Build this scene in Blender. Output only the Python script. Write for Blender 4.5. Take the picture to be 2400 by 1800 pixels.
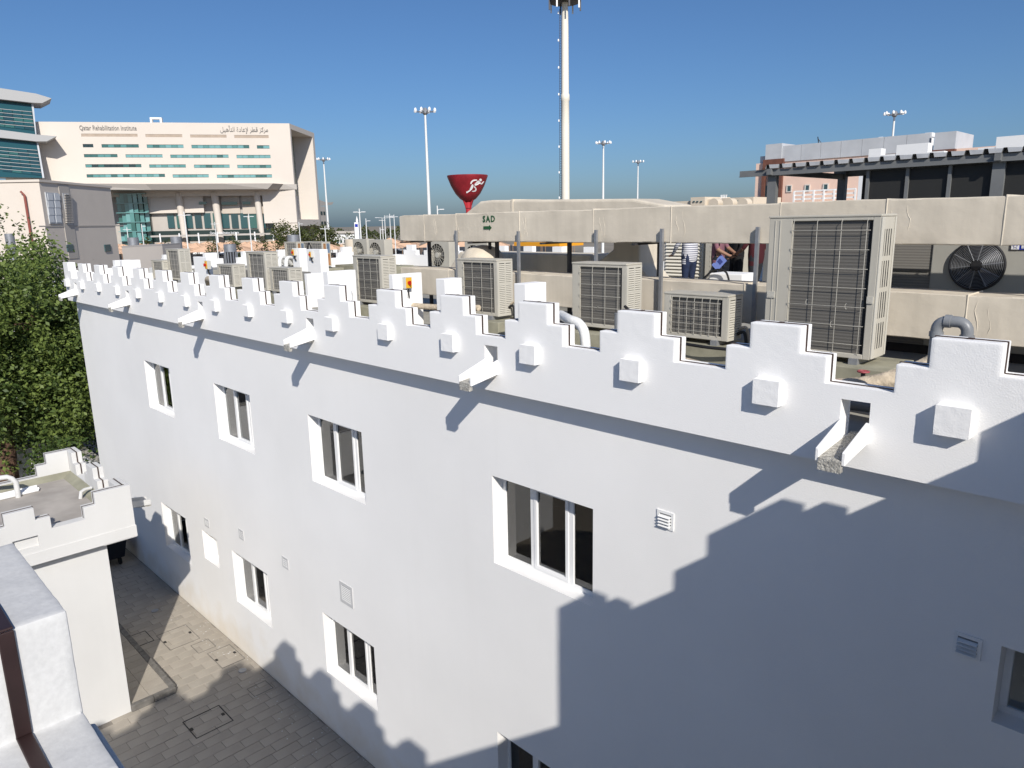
import bpy, bmesh, math, random
from mathutils import Vector, Matrix, Quaternion
random.seed(11)
S = bpy.context.scene
COL = S.collection
for _o in list(bpy.data.objects): bpy.data.objects.remove(_o)

# ---------------------------------------------------------------- camera
# solved from the vanishing points of the long white wall (photo 2400 x 1800)
FP, CX, CY = 1720.0, 1200.0, 900.0
CAM = Vector((0.0, -6.0, 9.32))
_p, _r = math.radians(12.43), math.radians(1.15)
_down = Vector((math.sin(_r)*math.cos(_p), math.cos(_r)*math.cos(_p), math.sin(_p)))
_w = Vector(((-531-CX)/FP, (555-CY)/FP, 1.0)).normalized()
_w = (_w-_down*_down.dot(_w)).normalized()
_X, _Z = -_w, -_down
_Y = _Z.cross(_X)
RW = Matrix((_X, _Y, _Z))                       # world <- camera (x right, y down, z forward)
def pix(u, v, d):                               # a point at optical depth d
    return CAM+RW @ (Vector(((u-CX)/FP, (v-CY)/FP, 1.0))*d)
def _hit(u, v, i, val):
    d = RW @ Vector(((u-CX)/FP, (v-CY)/FP, 1.0))
    return CAM+d*((val-CAM[i])/d[i])
def on_x(u, v, a): return _hit(u, v, 0, a)
def on_y(u, v, a): return _hit(u, v, 1, a)
def on_z(u, v, a): return _hit(u, v, 2, a)
def zat(u, v, p):                                # height at which the vertical line through p crosses picture point (u, v)
    d = RW @ Vector(((u-CX)/FP, (v-CY)/FP, 1.0))
    return CAM.z+d.z*math.hypot(p.x-CAM.x, p.y-CAM.y)/math.hypot(d.x, d.y)
def at_dist(u, z, d):                           # ground position seen at column u (near the horizon), optical depth d, height z
    p = pix(u, 540, d)
    return Vector((p.x, p.y, z))
cd = bpy.data.cameras.new('camera')
cam = bpy.data.objects.new('camera', cd)
COL.objects.link(cam)
cd.sensor_width = 36.0
cd.lens = FP/2400*36.0
cd.clip_start, cd.clip_end = 0.05, 8000
_m = Matrix((RW.col[0], -RW.col[1], -RW.col[2])).transposed().to_4x4()
_m.translation = CAM
cam.matrix_world = _m
S.camera = cam

# ---------------------------------------------------------------- sky, sun, exposure
SUN = Vector((1.66, -1.0, 1.30))
SUN_EL = math.atan2(SUN.z, math.hypot(SUN.x, SUN.y))
SUN_AZ = math.atan2(SUN.x, SUN.y)               # clockwise from +Y
W = bpy.data.worlds.new('World')
S.world = W
W.use_nodes = True
nt = W.node_tree
nt.nodes.clear()
sky = nt.nodes.new('ShaderNodeTexSky')
sky.sky_type = 'NISHITA'
sky.sun_disc = False
sky.sun_elevation = SUN_EL
sky.sun_rotation = SUN_AZ
sky.altitude = 0.0
sky.air_density, sky.dust_density, sky.ozone_density = 1.0, 1.2, 10.0
bg = nt.nodes.new('ShaderNodeBackground')
bg.inputs[1].default_value = 0.083
wo = nt.nodes.new('ShaderNodeOutputWorld')
nt.links.new(sky.outputs[0], bg.inputs[0])
nt.links.new(bg.outputs[0], wo.inputs[0])
sd = bpy.data.lights.new('sun', 'SUN')
sd.energy = 4.4
sd.angle = math.radians(0.53)
sd.color = (1.0, 0.95, 0.875)
so = bpy.data.objects.new('sun', sd)
so.rotation_euler = SUN.to_track_quat('Z', 'Y').to_euler()
so.location = (30, -20, 40)
COL.objects.link(so)
vs = S.view_settings
vs.view_transform = 'Standard'
vs.look = 'None'
vs.exposure = 0.17
vs.gamma = 1.0
vs.use_curve_mapping = False
S.cycles.diffuse_bounces = 6

# ---------------------------------------------------------------- helpers
def hx(s):
    s = s.lstrip('#')
    o = []
    for i in (0, 2, 4):
        c = int(s[i:i+2], 16)/255
        o.append(c/12.92 if c <= 0.04045 else ((c+0.055)/1.055)**2.4)
    return tuple(o)

MATS = {}
def mat(name, col, rough=0.7, metal=0.0, var=0.0, vscale=2.0, bump=0.0, bscale=60.0, bdist=0.004, spec=0.4,
        streak=0.0, stretch=(1, 1, 1), speck=0.0):
    m = bpy.data.materials.new(name)
    m.use_nodes = True
    n, l = m.node_tree.nodes, m.node_tree.links
    b = n['Principled BSDF']
    b.inputs['Roughness'].default_value = rough
    b.inputs['Metallic'].default_value = metal
    b.inputs['Specular IOR Level'].default_value = spec
    col = tuple(col)+(1,)
    b.inputs['Base Color'].default_value = col
    tc = n.new('ShaderNodeTexCoord')
    last = None
    def mixdark(fac, amount, cur):
        mx = n.new('ShaderNodeMix'); mx.data_type = 'RGBA'; mx.blend_type = 'MULTIPLY'
        mx.inputs[0].default_value = 1.0
        cr = n.new('ShaderNodeMapRange')
        cr.inputs[1].default_value, cr.inputs[2].default_value = 0.3, 0.72
        cr.inputs[3].default_value, cr.inputs[4].default_value = 1.0-amount, 1.0+amount*0.25
        l.new(fac, cr.inputs[0])
        if cur is None: mx.inputs[6].default_value = col
        else: l.new(cur, mx.inputs[6])
        l.new(cr.outputs[0], mx.inputs[7])
        return mx.outputs[2]
    if var:
        t = n.new('ShaderNodeTexNoise'); t.inputs['Scale'].default_value = vscale; t.inputs['Detail'].default_value = 6
        mp = n.new('ShaderNodeMapping'); mp.inputs['Scale'].default_value = stretch
        l.new(tc.outputs['Object'], mp.inputs[0]); l.new(mp.outputs[0], t.inputs[0])
        last = mixdark(t.outputs[0], var, last)
    if streak:
        t = n.new('ShaderNodeTexNoise'); t.inputs['Scale'].default_value = 1.0; t.inputs['Detail'].default_value = 5
        mp = n.new('ShaderNodeMapping'); mp.inputs['Scale'].default_value = (5, 5, 0.22)
        l.new(tc.outputs['Object'], mp.inputs[0]); l.new(mp.outputs[0], t.inputs[0])
        last = mixdark(t.outputs[0], streak, last)
    if speck:
        t = n.new('ShaderNodeTexNoise'); t.inputs['Scale'].default_value = 90; t.inputs['Detail'].default_value = 2
        l.new(tc.outputs['Object'], t.inputs[0])
        last = mixdark(t.outputs[0], speck, last)
    if last is not None: l.new(last, b.inputs['Base Color'])
    if bump:
        t = n.new('ShaderNodeTexNoise'); t.inputs['Scale'].default_value = bscale; t.inputs['Detail'].default_value = 5
        l.new(tc.outputs['Object'], t.inputs[0])
        bp = n.new('ShaderNodeBump'); bp.inputs['Strength'].default_value = bump; bp.inputs['Distance'].default_value = bdist
        l.new(t.outputs[0], bp.inputs['Height']); l.new(bp.outputs[0], b.inputs['Normal'])
    MATS[name] = m
    return m

def glass_mat(name, tint, rough=0.02, ior=1.5, gain=1.0):
    m = bpy.data.materials.new(name); m.use_nodes = True
    n, l = m.node_tree.nodes, m.node_tree.links
    n.clear()
    o = n.new('ShaderNodeOutputMaterial'); mx = n.new('ShaderNodeMixShader'); fr = n.new('ShaderNodeFresnel')
    t = n.new('ShaderNodeBsdfTransparent'); g = n.new('ShaderNodeBsdfGlossy')
    fr.inputs[0].default_value = ior
    t.inputs[0].default_value = tuple(tint)+(1,)
    g.inputs['Roughness'].default_value = rough
    g.inputs[0].default_value = (gain, gain, gain, 1)
    l.new(fr.outputs[0], mx.inputs[0]); l.new(t.outputs[0], mx.inputs[1]); l.new(g.outputs[0], mx.inputs[2]); l.new(mx.outputs[0], o.inputs[0])
    MATS[name] = m
    return m

def wave_mat(name, c1, c2, scale, direction='Z', rough=0.6, duty=0.5, bump=0.0):
    m = bpy.data.materials.new(name); m.use_nodes = True
    n, l = m.node_tree.nodes, m.node_tree.links
    b = n['Principled BSDF']; b.inputs['Roughness'].default_value = rough
    tc = n.new('ShaderNodeTexCoord'); w = n.new('ShaderNodeTexWave')
    w.bands_direction = direction; w.inputs['Scale'].default_value = scale; w.inputs['Distortion'].default_value = 0.0
    l.new(tc.outputs['Object'], w.inputs[0])
    cr = n.new('ShaderNodeValToRGB'); cr.color_ramp.interpolation = 'LINEAR'
    cr.color_ramp.elements[0].color = tuple(c1)+(1,); cr.color_ramp.elements[1].color = tuple(c2)+(1,)
    cr.color_ramp.elements[0].position = max(0.0, duty-0.06); cr.color_ramp.elements[1].position = min(1.0, duty+0.06)
    l.new(w.outputs[1], cr.inputs[0]); l.new(cr.outputs[0], b.inputs['Base Color'])
    if bump:
        bp = n.new('ShaderNodeBump'); bp.inputs['Strength'].default_value = bump; bp.inputs['Distance'].default_value = 0.004
        l.new(w.outputs[1], bp.inputs['Height']); l.new(bp.outputs[0], b.inputs['Normal'])
    MATS[name] = m
    return m

WM = {}
def tag(o, label=None, cat=None, group=None, kind=None):
    if label: o['label'] = label
    if cat: o['category'] = cat
    if group: o['group'] = group
    if kind: o['kind'] = kind
    return o
def thing(name, label, cat, loc=(0, 0, 0), rz=0.0, group=None, scale=1.0):
    o = bpy.data.objects.new(name, None)
    o.empty_display_size = 0.2
    COL.objects.link(o)
    o.location = loc
    o.rotation_euler = (0, 0, rz)
    o.scale = (scale,)*3
    WM[o.name] = Matrix.Translation(Vector(loc)) @ Matrix.Rotation(rz, 4, 'Z') @ Matrix.Scale(scale, 4)
    return tag(o, label, cat, group)
def copy_tree(o, parent=None):
    c = o.copy(); COL.objects.link(c); c.parent = parent
    for ch in list(o.children): copy_tree(ch, c)
    return c
def place_copy(src, loc, rz=0.0, label=None, group=None):
    c = copy_tree(src)
    c.location = loc; c.rotation_euler = (0, 0, rz)
    WM[c.name] = Matrix.Translation(Vector(loc)) @ Matrix.Rotation(rz, 4, 'Z')
    if label: c['label'] = label
    if group: c['group'] = group
    return c

class MB:
    def __init__(s): s.v, s.f, s.m, s.mi = [], [], [], 0
    def add(s, vs_, fs):
        o = len(s.v); s.v += [tuple(p) for p in vs_]
        s.f += [tuple(i+o for i in f) for f in fs]; s.m += [s.mi]*len(fs)
        return s
    def box(s, x0, x1, y0, y1, z0, z1):
        return s.add([(x0, y0, z0), (x1, y0, z0), (x1, y1, z0), (x0, y1, z0), (x0, y0, z1), (x1, y0, z1), (x1, y1, z1), (x0, y1, z1)],
                     [(0, 3, 2, 1), (4, 5, 6, 7), (0, 1, 5, 4), (1, 2, 6, 5), (2, 3, 7, 6), (3, 0, 4, 7)])
    def obox(s, o, a, b, c):
        o, a, b, c = map(Vector, (o, a, b, c))
        return s.add([o, o+a, o+a+b, o+b, o+c, o+a+c, o+a+b+c, o+b+c],
                     [(0, 3, 2, 1), (4, 5, 6, 7), (0, 1, 5, 4), (1, 2, 6, 5), (2, 3, 7, 6), (3, 0, 4, 7)])
    def prism(s, poly, plane, a, b):
        k = {'xz': lambda p, q: (p[0], q, p[1]), 'yz': lambda p, q: (q, p[0], p[1]), 'xy': lambda p, q: (p[0], p[1], q)}[plane]
        n = len(poly)
        vs_ = [k(p, a) for p in poly]+[k(p, b) for p in poly]
        fs = [tuple(range(n)), tuple(range(2*n-1, n-1, -1))]+[(i, (i+1) % n, (i+1) % n+n, i+n) for i in range(n)]
        return s.add(vs_, fs)
    def quad(s, a, b, c, d): return s.add([a, b, c, d], [(0, 1, 2, 3)])
    def tube(s, pts, r, n=8, cap=True):
        pts = [Vector(p) for p in pts]
        rs = r if isinstance(r, (list, tuple)) else [r]*len(pts)
        t0 = (pts[1]-pts[0]).normalized()
        up = Vector((0, 0, 1)) if abs(t0.z) < 0.9 else Vector((1, 0, 0))
        x = t0.cross(up).normalized()
        vs_, fs = [], []
        for i, p in enumerate(pts):
            t = (pts[min(i+1, len(pts)-1)]-pts[max(i-1, 0)]).normalized()
            x = (x-t*x.dot(t)).normalized(); y = t.cross(x)
            for k in range(n):
                a = 2*math.pi*k/n
                vs_.append(p+(x*math.cos(a)+y*math.sin(a))*rs[i])
        for i in range(len(pts)-1):
            for k in range(n):
                fs.append((i*n+k, i*n+(k+1) % n, (i+1)*n+(k+1) % n, (i+1)*n+k))
        if cap:
            fs.append(tuple(range(n-1, -1, -1))); fs.append(tuple(range((len(pts)-1)*n, len(pts)*n)))
        return s.add(vs_, fs)
    def lathe(s, prof, c=(0, 0, 0), n=16, caps=True):
        vs_, fs = [], []
        for (r, z) in prof:
            for k in range(n):
                a = 2*math.pi*k/n
                vs_.append((c[0]+r*math.cos(a), c[1]+r*math.sin(a), c[2]+z))
        for i in range(len(prof)-1):
            for k in range(n):
                fs.append((i*n+k, i*n+(k+1) % n, (i+1)*n+(k+1) % n, (i+1)*n+k))
        if caps:
            fs.append(tuple(range(n-1, -1, -1))); fs.append(tuple(range((len(prof)-1)*n, len(prof)*n)))
        return s.add(vs_, fs)
    def wallgrid(s, plane, val, a0, a1, z0, z1, holes, depth, back=False):
        """flat wall sheet in 'x' (y=val) or 'y' (x=val) with rectangular openings and reveals of the given signed depth"""
        P = (lambda a, z, d=0.0: (a, val+d, z)) if plane == 'x' else (lambda a, z, d=0.0: (val+d, a, z))
        xs = sorted({a0, a1, *[h for q in holes for h in q[:2]]}); zs = sorted({z0, z1, *[h for q in holes for h in q[2:4]]})
        for i in range(len(xs)-1):
            for j in range(len(zs)-1):
                mx, mz = (xs[i]+xs[i+1])/2, (zs[j]+zs[j+1])/2
                if any(q[0] < mx < q[1] and q[2] < mz < q[3] for q in holes): continue
                s.quad(P(xs[i], zs[j]), P(xs[i+1], zs[j]), P(xs[i+1], zs[j+1]), P(xs[i], zs[j+1]))
        for q in holes:
            x, X, z, Z = q[:4]
            for (p, r_) in (((x, z), (x, Z)), ((x, Z), (X, Z)), ((X, Z), (X, z)), ((X, z), (x, z))):
                s.quad(P(*p), P(*r_), P(*r_, depth), P(*p, depth))
            if back: s.quad(P(x, z, depth), P(X, z, depth), P(X, Z, depth), P(x, Z, depth))
        return s
    def build(s, name, mats, parent=None, smooth=False, bevel=0.0, local=False, weld=False, segs=2, keep_bottom=False):
        me = bpy.data.meshes.new(name)
        vv = s.v
        if parent is not None and not local:
            inv = WM[parent.name].inverted()
            vv = [inv @ Vector(p) for p in s.v]
        me.from_pydata([tuple(p) for p in vv], [], s.f)
        if not isinstance(mats, (list, tuple)): mats = [mats]
        for m in mats: me.materials.append(MATS[m])
        for i, p in enumerate(me.polygons):
            p.material_index = s.m[i]; p.use_smooth = smooth
        bm = bmesh.new(); bm.from_mesh(me)
        if weld: bmesh.ops.remove_doubles(bm, verts=bm.verts, dist=0.0004)
        bmesh.ops.recalc_face_normals(bm, faces=bm.faces)
        if keep_bottom and bevel:
            zm = min(v.co.z for v in bm.verts)
            eds = [e_ for e_ in bm.edges if max(v.co.z for v in e_.verts) > zm+1e-4]
            bmesh.ops.bevel(bm, geom=eds, offset=bevel, segments=segs, profile=0.5, affect='EDGES', clamp_overlap=True)
            bevel = 0.0
        bm.to_mesh(me); bm.free()
        o = bpy.data.objects.new(name, me)
        COL.objects.link(o)
        if parent is not None:
            o.parent = parent; WM[o.name] = WM[parent.name]
        else: WM[o.name] = Matrix.Identity(4)
        if bevel:
            md = o.modifiers.new('bevel', 'BEVEL'); md.width = bevel; md.segments = segs; md.limit_method = 'ANGLE'; md.angle_limit = 0.7
        if smooth and bevel == 0.0:
            md = o.modifiers.new('edges', 'EDGE_SPLIT'); md.split_angle = 0.7
        return o
def struct(o): return tag(o, kind='structure')

def text_mesh(body, size, extrude, matname, parent, matrix, name='lettering', align='LEFT', spacing=1.0, fit=None, bold=0.0):
    cu = bpy.data.curves.new(name, 'FONT'); cu.body = body; cu.size = size; cu.extrude = extrude; cu.align_x = align
    cu.space_character = spacing; cu.offset = bold; cu.resolution_u = 2
    t = bpy.data.objects.new(name, cu); COL.objects.link(t)
    bpy.context.view_layer.update()
    dg = bpy.context.evaluated_depsgraph_get()
    me = bpy.data.meshes.new_from_object(t.evaluated_get(dg))
    bpy.data.objects.remove(t)
    if fit:
        xs = [v.co.x for v in me.vertices]
        k = fit/max(1e-6, (max(xs)-min(xs))); x0 = min(xs)
        for v in me.vertices: v.co.x = (v.co.x-x0)*k
    o = bpy.data.objects.new(name, me); COL.objects.link(o)
    me.materials.clear(); me.materials.append(MATS[matname])
    mw = matrix
    if parent is not None:
        o.parent = parent; mw = WM[parent.name].inverted() @ matrix
    me.transform(mw)
    WM[o.name] = WM[parent.name] if parent is not None else Matrix.Identity(4)
    return o

# ---------------------------------------------------------------- materials
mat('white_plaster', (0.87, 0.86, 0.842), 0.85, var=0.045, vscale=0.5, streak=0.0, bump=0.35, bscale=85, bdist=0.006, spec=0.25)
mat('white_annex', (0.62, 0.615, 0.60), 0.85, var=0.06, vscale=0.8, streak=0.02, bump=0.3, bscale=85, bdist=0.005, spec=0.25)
mat('vent_back', (0.22, 0.22, 0.22), 0.8)
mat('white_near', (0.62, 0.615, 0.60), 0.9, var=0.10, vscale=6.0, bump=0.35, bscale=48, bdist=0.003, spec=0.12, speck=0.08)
mat('rough_mortar', (0.50, 0.48, 0.43), 0.95, var=0.5, vscale=40, bump=1.0, bscale=55, bdist=0.02)
mat('pvc_white', (0.80, 0.80, 0.79), 0.35, spec=0.5)
mat('conductor', (0.085, 0.055, 0.045), 0.5, 0.3, var=0.4, vscale=6)
mat('conductor_near', (0.045, 0.024, 0.023), 0.45, 0.2, var=0.5, vscale=5)
mat('room', (0.62, 0.61, 0.58), 0.9)
mat('inner_sheet', (0.55, 0.54, 0.49), 0.9, var=0.25, vscale=9, stretch=(6, 6, 0.3))
mat('wood', (0.30, 0.16, 0.06), 0.6, var=0.4, vscale=6, stretch=(4, 4, 0.5))
glass_mat('pane', (0.84, 0.87, 0.86), ior=1.85)
mat('paver', (0.385, 0.345, 0.29), 0.9, var=0.16, vscale=1.6, bump=0.4, bscale=120, bdist=0.003, speck=0.12)
mat('paver2', (0.37, 0.333, 0.28), 0.9, var=0.16, vscale=1.7, bump=0.4, bscale=120, bdist=0.003, speck=0.12)
mat('joint_sand', (0.235, 0.21, 0.18), 0.95, var=0.3, vscale=10)
mat('cover_frame', (0.045, 0.042, 0.04), 0.6, 0.5, var=0.4, vscale=12)
mat('roof_screed', (0.36, 0.345, 0.30), 0.9, var=0.35, vscale=1.3, bump=0.3, bscale=40, bdist=0.005)
mat('roof_olive', (0.30, 0.29, 0.215), 0.85, var=0.3, vscale=2.5, bump=0.25, bscale=40)
mat('annex_roof', (0.42, 0.385, 0.345), 0.9, var=0.32, vscale=1.6, bump=0.25, bscale=30, bdist=0.006)
mat('kerb', (0.17, 0.16, 0.145), 0.9, var=0.4, vscale=9, bump=0.4, bscale=70)
mat('asphalt', (0.055, 0.055, 0.056), 0.9, var=0.3, vscale=0.6, bump=0.3, bscale=60)
mat('sand_ground', (0.27, 0.235, 0.185), 0.95, var=0.3, vscale=0.05)
mat('bin_dark', (0.012, 0.014, 0.02), 0.4)
mat('bin_rim', (0.30, 0.31, 0.33), 0.4, 0.5)
mat('bin_inside', (0.06, 0.05, 0.04), 0.9)
mat('rubber', (0.012, 0.012, 0.012), 0.8)
mat('grey_membrane', (0.20, 0.195, 0.18), 0.8, var=0.3, vscale=3)

from mathutils import noise as _noise
def roughen(o, cuts, amp, scale=14.0, smooth=True):
    """break up the clean faces and edges of a hand-plastered piece"""
    bm = bmesh.new(); bm.from_mesh(o.data)
    bmesh.ops.triangulate(bm, faces=[f for f in bm.faces if len(f.verts) > 4])
    for _k in range(cuts): bmesh.ops.subdivide_edges(bm, edges=[e for e in bm.edges if e.calc_length() > .02], cuts=1, use_grid_fill=True)
    bm.normal_update()
    for v in bm.verts:
        q = v.co*scale
        v.co += v.normal*(amp*_noise.noise(q)+amp*.45*_noise.noise(q*2.3))
    for f in bm.faces: f.smooth = smooth
    bm.to_mesh(o.data); bm.free()
    md = o.modifiers.new('edges', 'EDGE_SPLIT'); md.split_angle = 0.5

def wall_mat(name):
    """painted plaster with faint trowel patches, rain streaks and a warm foot of dust splash and painted ground bounce"""
    m = MATS['white_plaster'].copy(); m.name = name
    n, l = m.node_tree.nodes, m.node_tree.links
    b = n['Principled BSDF']; cur = b.inputs['Base Color'].links[0].from_socket
    tc = n.new('ShaderNodeNewGeometry')
    def mul(fac, col, amt, cur):
        mx = n.new('ShaderNodeMix'); mx.data_type = 'RGBA'; mx.blend_type = 'MULTIPLY'
        mm = n.new('ShaderNodeMath'); mm.operation = 'MULTIPLY'; mm.inputs[1].default_value = amt; l.new(fac, mm.inputs[0])
        l.new(mm.outputs[0], mx.inputs[0]); l.new(cur, mx.inputs[6]); mx.inputs[7].default_value = (*col, 1)
        return mx.outputs[2]
    def rng_(sock, a, b_, c=0.0, d=1.0):
        r_ = n.new('ShaderNodeMapRange'); r_.inputs[1].default_value, r_.inputs[2].default_value, r_.inputs[3].default_value, r_.inputs[4].default_value = a, b_, c, d
        l.new(sock, r_.inputs[0]); return r_.outputs[0]
    def nz(scale, stretch, det=5):
        mp = n.new('ShaderNodeMapping'); mp.inputs['Scale'].default_value = stretch; t = n.new('ShaderNodeTexNoise'); t.inputs['Scale'].default_value = scale; t.inputs['Detail'].default_value = det
        l.new(tc.outputs['Position'], mp.inputs[0]); l.new(mp.outputs[0], t.inputs[0]); return t.outputs[0]
    cur = mul(rng_(nz(.45, (1, 1, 1), 3), .45, .62), (.92, .92, .92), .3, cur)          # patches
    cur = mul(rng_(nz(1.0, (3.2, 3.2, .16)), .58, .74), (.84, .83, .80), .08, cur)          # streaks
    vo = n.new('ShaderNodeTexVoronoi'); vo.feature = 'DISTANCE_TO_EDGE'; vo.inputs['Scale'].default_value = .55
    l.new(tc.outputs['Position'], vo.inputs[0])
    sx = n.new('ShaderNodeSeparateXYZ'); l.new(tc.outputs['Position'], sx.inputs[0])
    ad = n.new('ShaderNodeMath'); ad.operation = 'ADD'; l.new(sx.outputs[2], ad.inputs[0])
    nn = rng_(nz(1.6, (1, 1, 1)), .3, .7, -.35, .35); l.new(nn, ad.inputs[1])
    cur = mul(rng_(ad.outputs[0], .75, -.1), (.86, .78, .66), .75, cur)                     # warm foot: dust splash plus bounce light put into the colour
    l.new(cur, b.inputs['Base Color'])
    MATS[name] = m
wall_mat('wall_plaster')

# ================================================================ ground and courtyard
g = MB(); g.quad((-4000, -4000, -0.06), (4000, -4000, -0.06), (4000, 4000, -0.06), (-4000, 4000, -0.06))
struct(g.build('ground', 'sand_ground'))
r = MB(); r.quad((-60, -30, -0.045), (-23.5, -30, -0.045), (-23.5, 30, -0.045), (-60, 30, -0.045))
struct(r.build('road', 'asphalt'))
pv = MB(); pv.box(-24.2, 8, -5.90, -0.002, -0.05, -0.010)
paving = struct(pv.build('paving', 'joint_sand'))
# concrete pavers laid in rows: the ones in view are pieces of their own
PX, PY = 0.25, 0.50
pm = {}
def paver_mesh(sx, sy, mname):
    k = (round(sx, 3), round(sy, 3), mname)
    if k in pm: return pm[k]
    b = 0.004; hx_, hy = sx/2-0.0028, sy/2-0.0028
    me = bpy.data.meshes.new('paver')
    v = [(-hx_, -hy, -0.03), (hx_, -hy, -0.03), (hx_, hy, -0.03), (-hx_, hy, -0.03), (-hx_, -hy, -b), (hx_, -hy, -b), (hx_, hy, -b), (-hx_, hy, -b),
         (-hx_+b, -hy+b, 0), (hx_-b, -hy+b, 0), (hx_-b, hy-b, 0), (-hx_+b, hy-b, 0)]
    f = [(0, 1, 5, 4), (1, 2, 6, 5), (2, 3, 7, 6), (3, 0, 4, 7), (4, 5, 9, 8), (5, 6, 10, 9), (6, 7, 11, 10), (7, 4, 8, 11), (8, 9, 10, 11)]
    me.from_pydata(v, [], f); me.materials.append(MATS[mname]); pm[k] = me
    return me
rest = MB()
COVERS = [(-13.47, -12.80, -1.92, -1.20), (-17.07, -16.2, -1.15, -0.47), (-13.56, -13.2, -0.58, -0.17), (-15.45, -14.65, -0.62, -0.1), (-17.5, -16.9, -1.62, -1.25), (-16.05, -15.6, -0.75, -0.35)]
i = 0
x = -24.15
while x+PX < 7.9:
    off = (i % 2)*PY*0.5 if i % 5 else 0.15
    y = -5.88-off
    while y < -0.02:
        y0, y1 = max(y, -5.88), min(y+PY, -0.012)
        if y1-y0 > 0.08 and not (y1 < -2.4 and x < -14.6):
            cx, cy = x+PX/2, (y0+y1)/2
            dz = random.uniform(-0.0025, 0.0015)
            if -20.0 < x < -9.6 and y0 > -3.25:
                o = bpy.data.objects.new('paver', paver_mesh(PX, y1-y0, random.choice(('paver', 'paver', 'paver2'))))
                COL.objects.link(o); o.parent = paving; o.location = (cx, cy, dz)
                o.rotation_euler = (random.uniform(-.003, .003), random.uniform(-.004, .004), random.uniform(-.006, .006))
            else:
                rest.box(x+0.004, x+PX-0.004, y0+0.004, y1-0.004, -0.03, dz)
        y += PY
    x += PX; i += 1
tag(rest.build('pavers', 'paver', paving), kind='stuff')
for k, (x0, x1, y0, y1) in enumerate(COVERS):
    lab = ['square recessed cover with dark frame in the shaded paving', 'pale recessed paving cover half crossed by the diagonal shadow edge', 'small thin-framed cover in the paving close to the white wall',
           'recessed cover with paver infill tight against the foot of the wall', 'small dark cover beside the raised kerb of the side building', 'thin square cover between the two larger covers by the wall'][k]
    c = thing('manhole_cover', lab, 'manhole cover', ((x0+x1)/2, (y0+y1)/2, 0), group='covers set in the courtyard paving')
    t, z = 0.016 if k == 0 else 0.009, 0.006
    f = MB()
    f.box(x0, x1, y0, y0+t, -.02, z).box(x0, x1, y1-t, y1, -.02, z).box(x0, x0+t, y0+t, y1-t, -.02, z).box(x1-t, x1, y0+t, y1-t, -.02, z)
    f.build('frame', 'cover_frame' if k in (0, 4) else 'kerb', c)
    if k in (0, 1, 3):
        for yy in (y0+0.02, y1-0.09):
            h = MB(); h.box((x0+x1)/2-.04, (x0+x1)/2+.04, yy, yy+.05, -.01, 0.008); h.build('lifting_socket', 'cover_frame', c)
for k, (x_, y_) in enumerate(((-14.25, -0.35), (-18.3, -0.75))):
    c = thing('floor_drain', ['round pale drain cap in the sunlit paving near the wall', 'round pale drain cap in the shaded paving of the passage'][k], 'drain', (x_, y_, 0))
    MB().lathe([(0.0, 0.0), (.085, 0.0), (.085, .010), (.07, .014), (.05, .008), (0, .008)], (x_, y_, .002), 16, False).build('rim', 'bin_rim', c, smooth=True)

# ================================================================ the long white building
RZ = 7.55
wb = thing('white_building', 'long white plastered building with stepped battlements and roof drain spouts', 'building', (-12, 1, 0))
WIN_UP = [(-19.10, -17.45), (-15.0, -13.35), (-11.15, -9.5), (-6.53, -4.88), (-0.98, 0.67)]
WIN_LO = [(-19.19, -17.54), (-15.0, -13.35), (-11.2, -9.55), (-6.56, -4.9)]
holes = [(a, b, 4.98, 6.18) for a, b in WIN_UP[:4]]+[(-0.98, 0.67, 5.53, 6.17)]+[(a, b, 1.22, 2.44) for a, b in WIN_LO]
NICHE = (-16.6, -15.78, 1.73, 2.44)
w = MB()
w.wallgrid('x', 0.0, -24.32, 8.0, -0.1, 7.36, holes+[NICHE], 0.24)
w.quad((NICHE[0], .24, NICHE[2]), (NICHE[1], .24, NICHE[2]), (NICHE[1], .24, NICHE[3]), (NICHE[0], .24, NICHE[3]))
w.quad((-24.32, 0, -.1), (-24.32, 3.2, -.1), (-24.32, 3.2, RZ), (-24.32, 0, RZ))
for a, b in (((-24.32, 3.2), (-27.5, 3.2)), ((-27.5, 3.2), (-27.5, 14)), ((-27.5, 14), (8, 14)), ((8, 14), (8, 0))):
    w.quad((*a, -.1), (*b, -.1), (*b, RZ), (*a, RZ))
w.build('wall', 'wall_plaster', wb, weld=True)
rf = MB()
rf.prism([(-24.3, 0.0), (7.98, 0.0), (7.98, 13.98), (-27.48, 13.98), (-27.48, 3.22), (-24.3, 3.22)], 'xy', RZ-.25, RZ)
rf.build('roof', 'roof_screed', wb)
# parapet band with spout openings
SPOUTS = [-2.095, -6.27, -10.46, -14.72, -19.02, -23.36]
PB, PS = 7.36, 8.01
pa = MB()
hl = [(c-.112, c+.112, 7.575, 7.905) for c in SPOUTS]
pa.wallgrid('x', -0.2, -24.32, 8.0, PB, PS, hl, 0.2)
pa.wallgrid('x', 0.0, -24.32, 8.0, RZ, PS, hl, 0.0001)
pa.quad((-24.32, -.2, PB), (8, -.2, PB), (8, 0, PB), (-24.32, 0, PB)).quad((-24.32, -.2, PS), (8, -.2, PS), (8, 0, PS), (-24.32, 0, PS))
pa.quad((-24.32, -.2, PB), (-24.32, 0, PB), (-24.32, 0, PS), (-24.32, -.2, PS))
pa.build('parapet', 'white_plaster', wb, weld=True)
e = MB()
e.box(-24.32, -24.12, 0.002, 3.2, RZ, PS).box(-27.5, -27.3, 3.2, 14, RZ, PS).box(-27.3, -24.12, 3.2, 3.4, RZ, PS).box(-27.3, 8, 13.8, 14, RZ, PS)
e.build('rear_parapet', 'white_plaster', wb)
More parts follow.
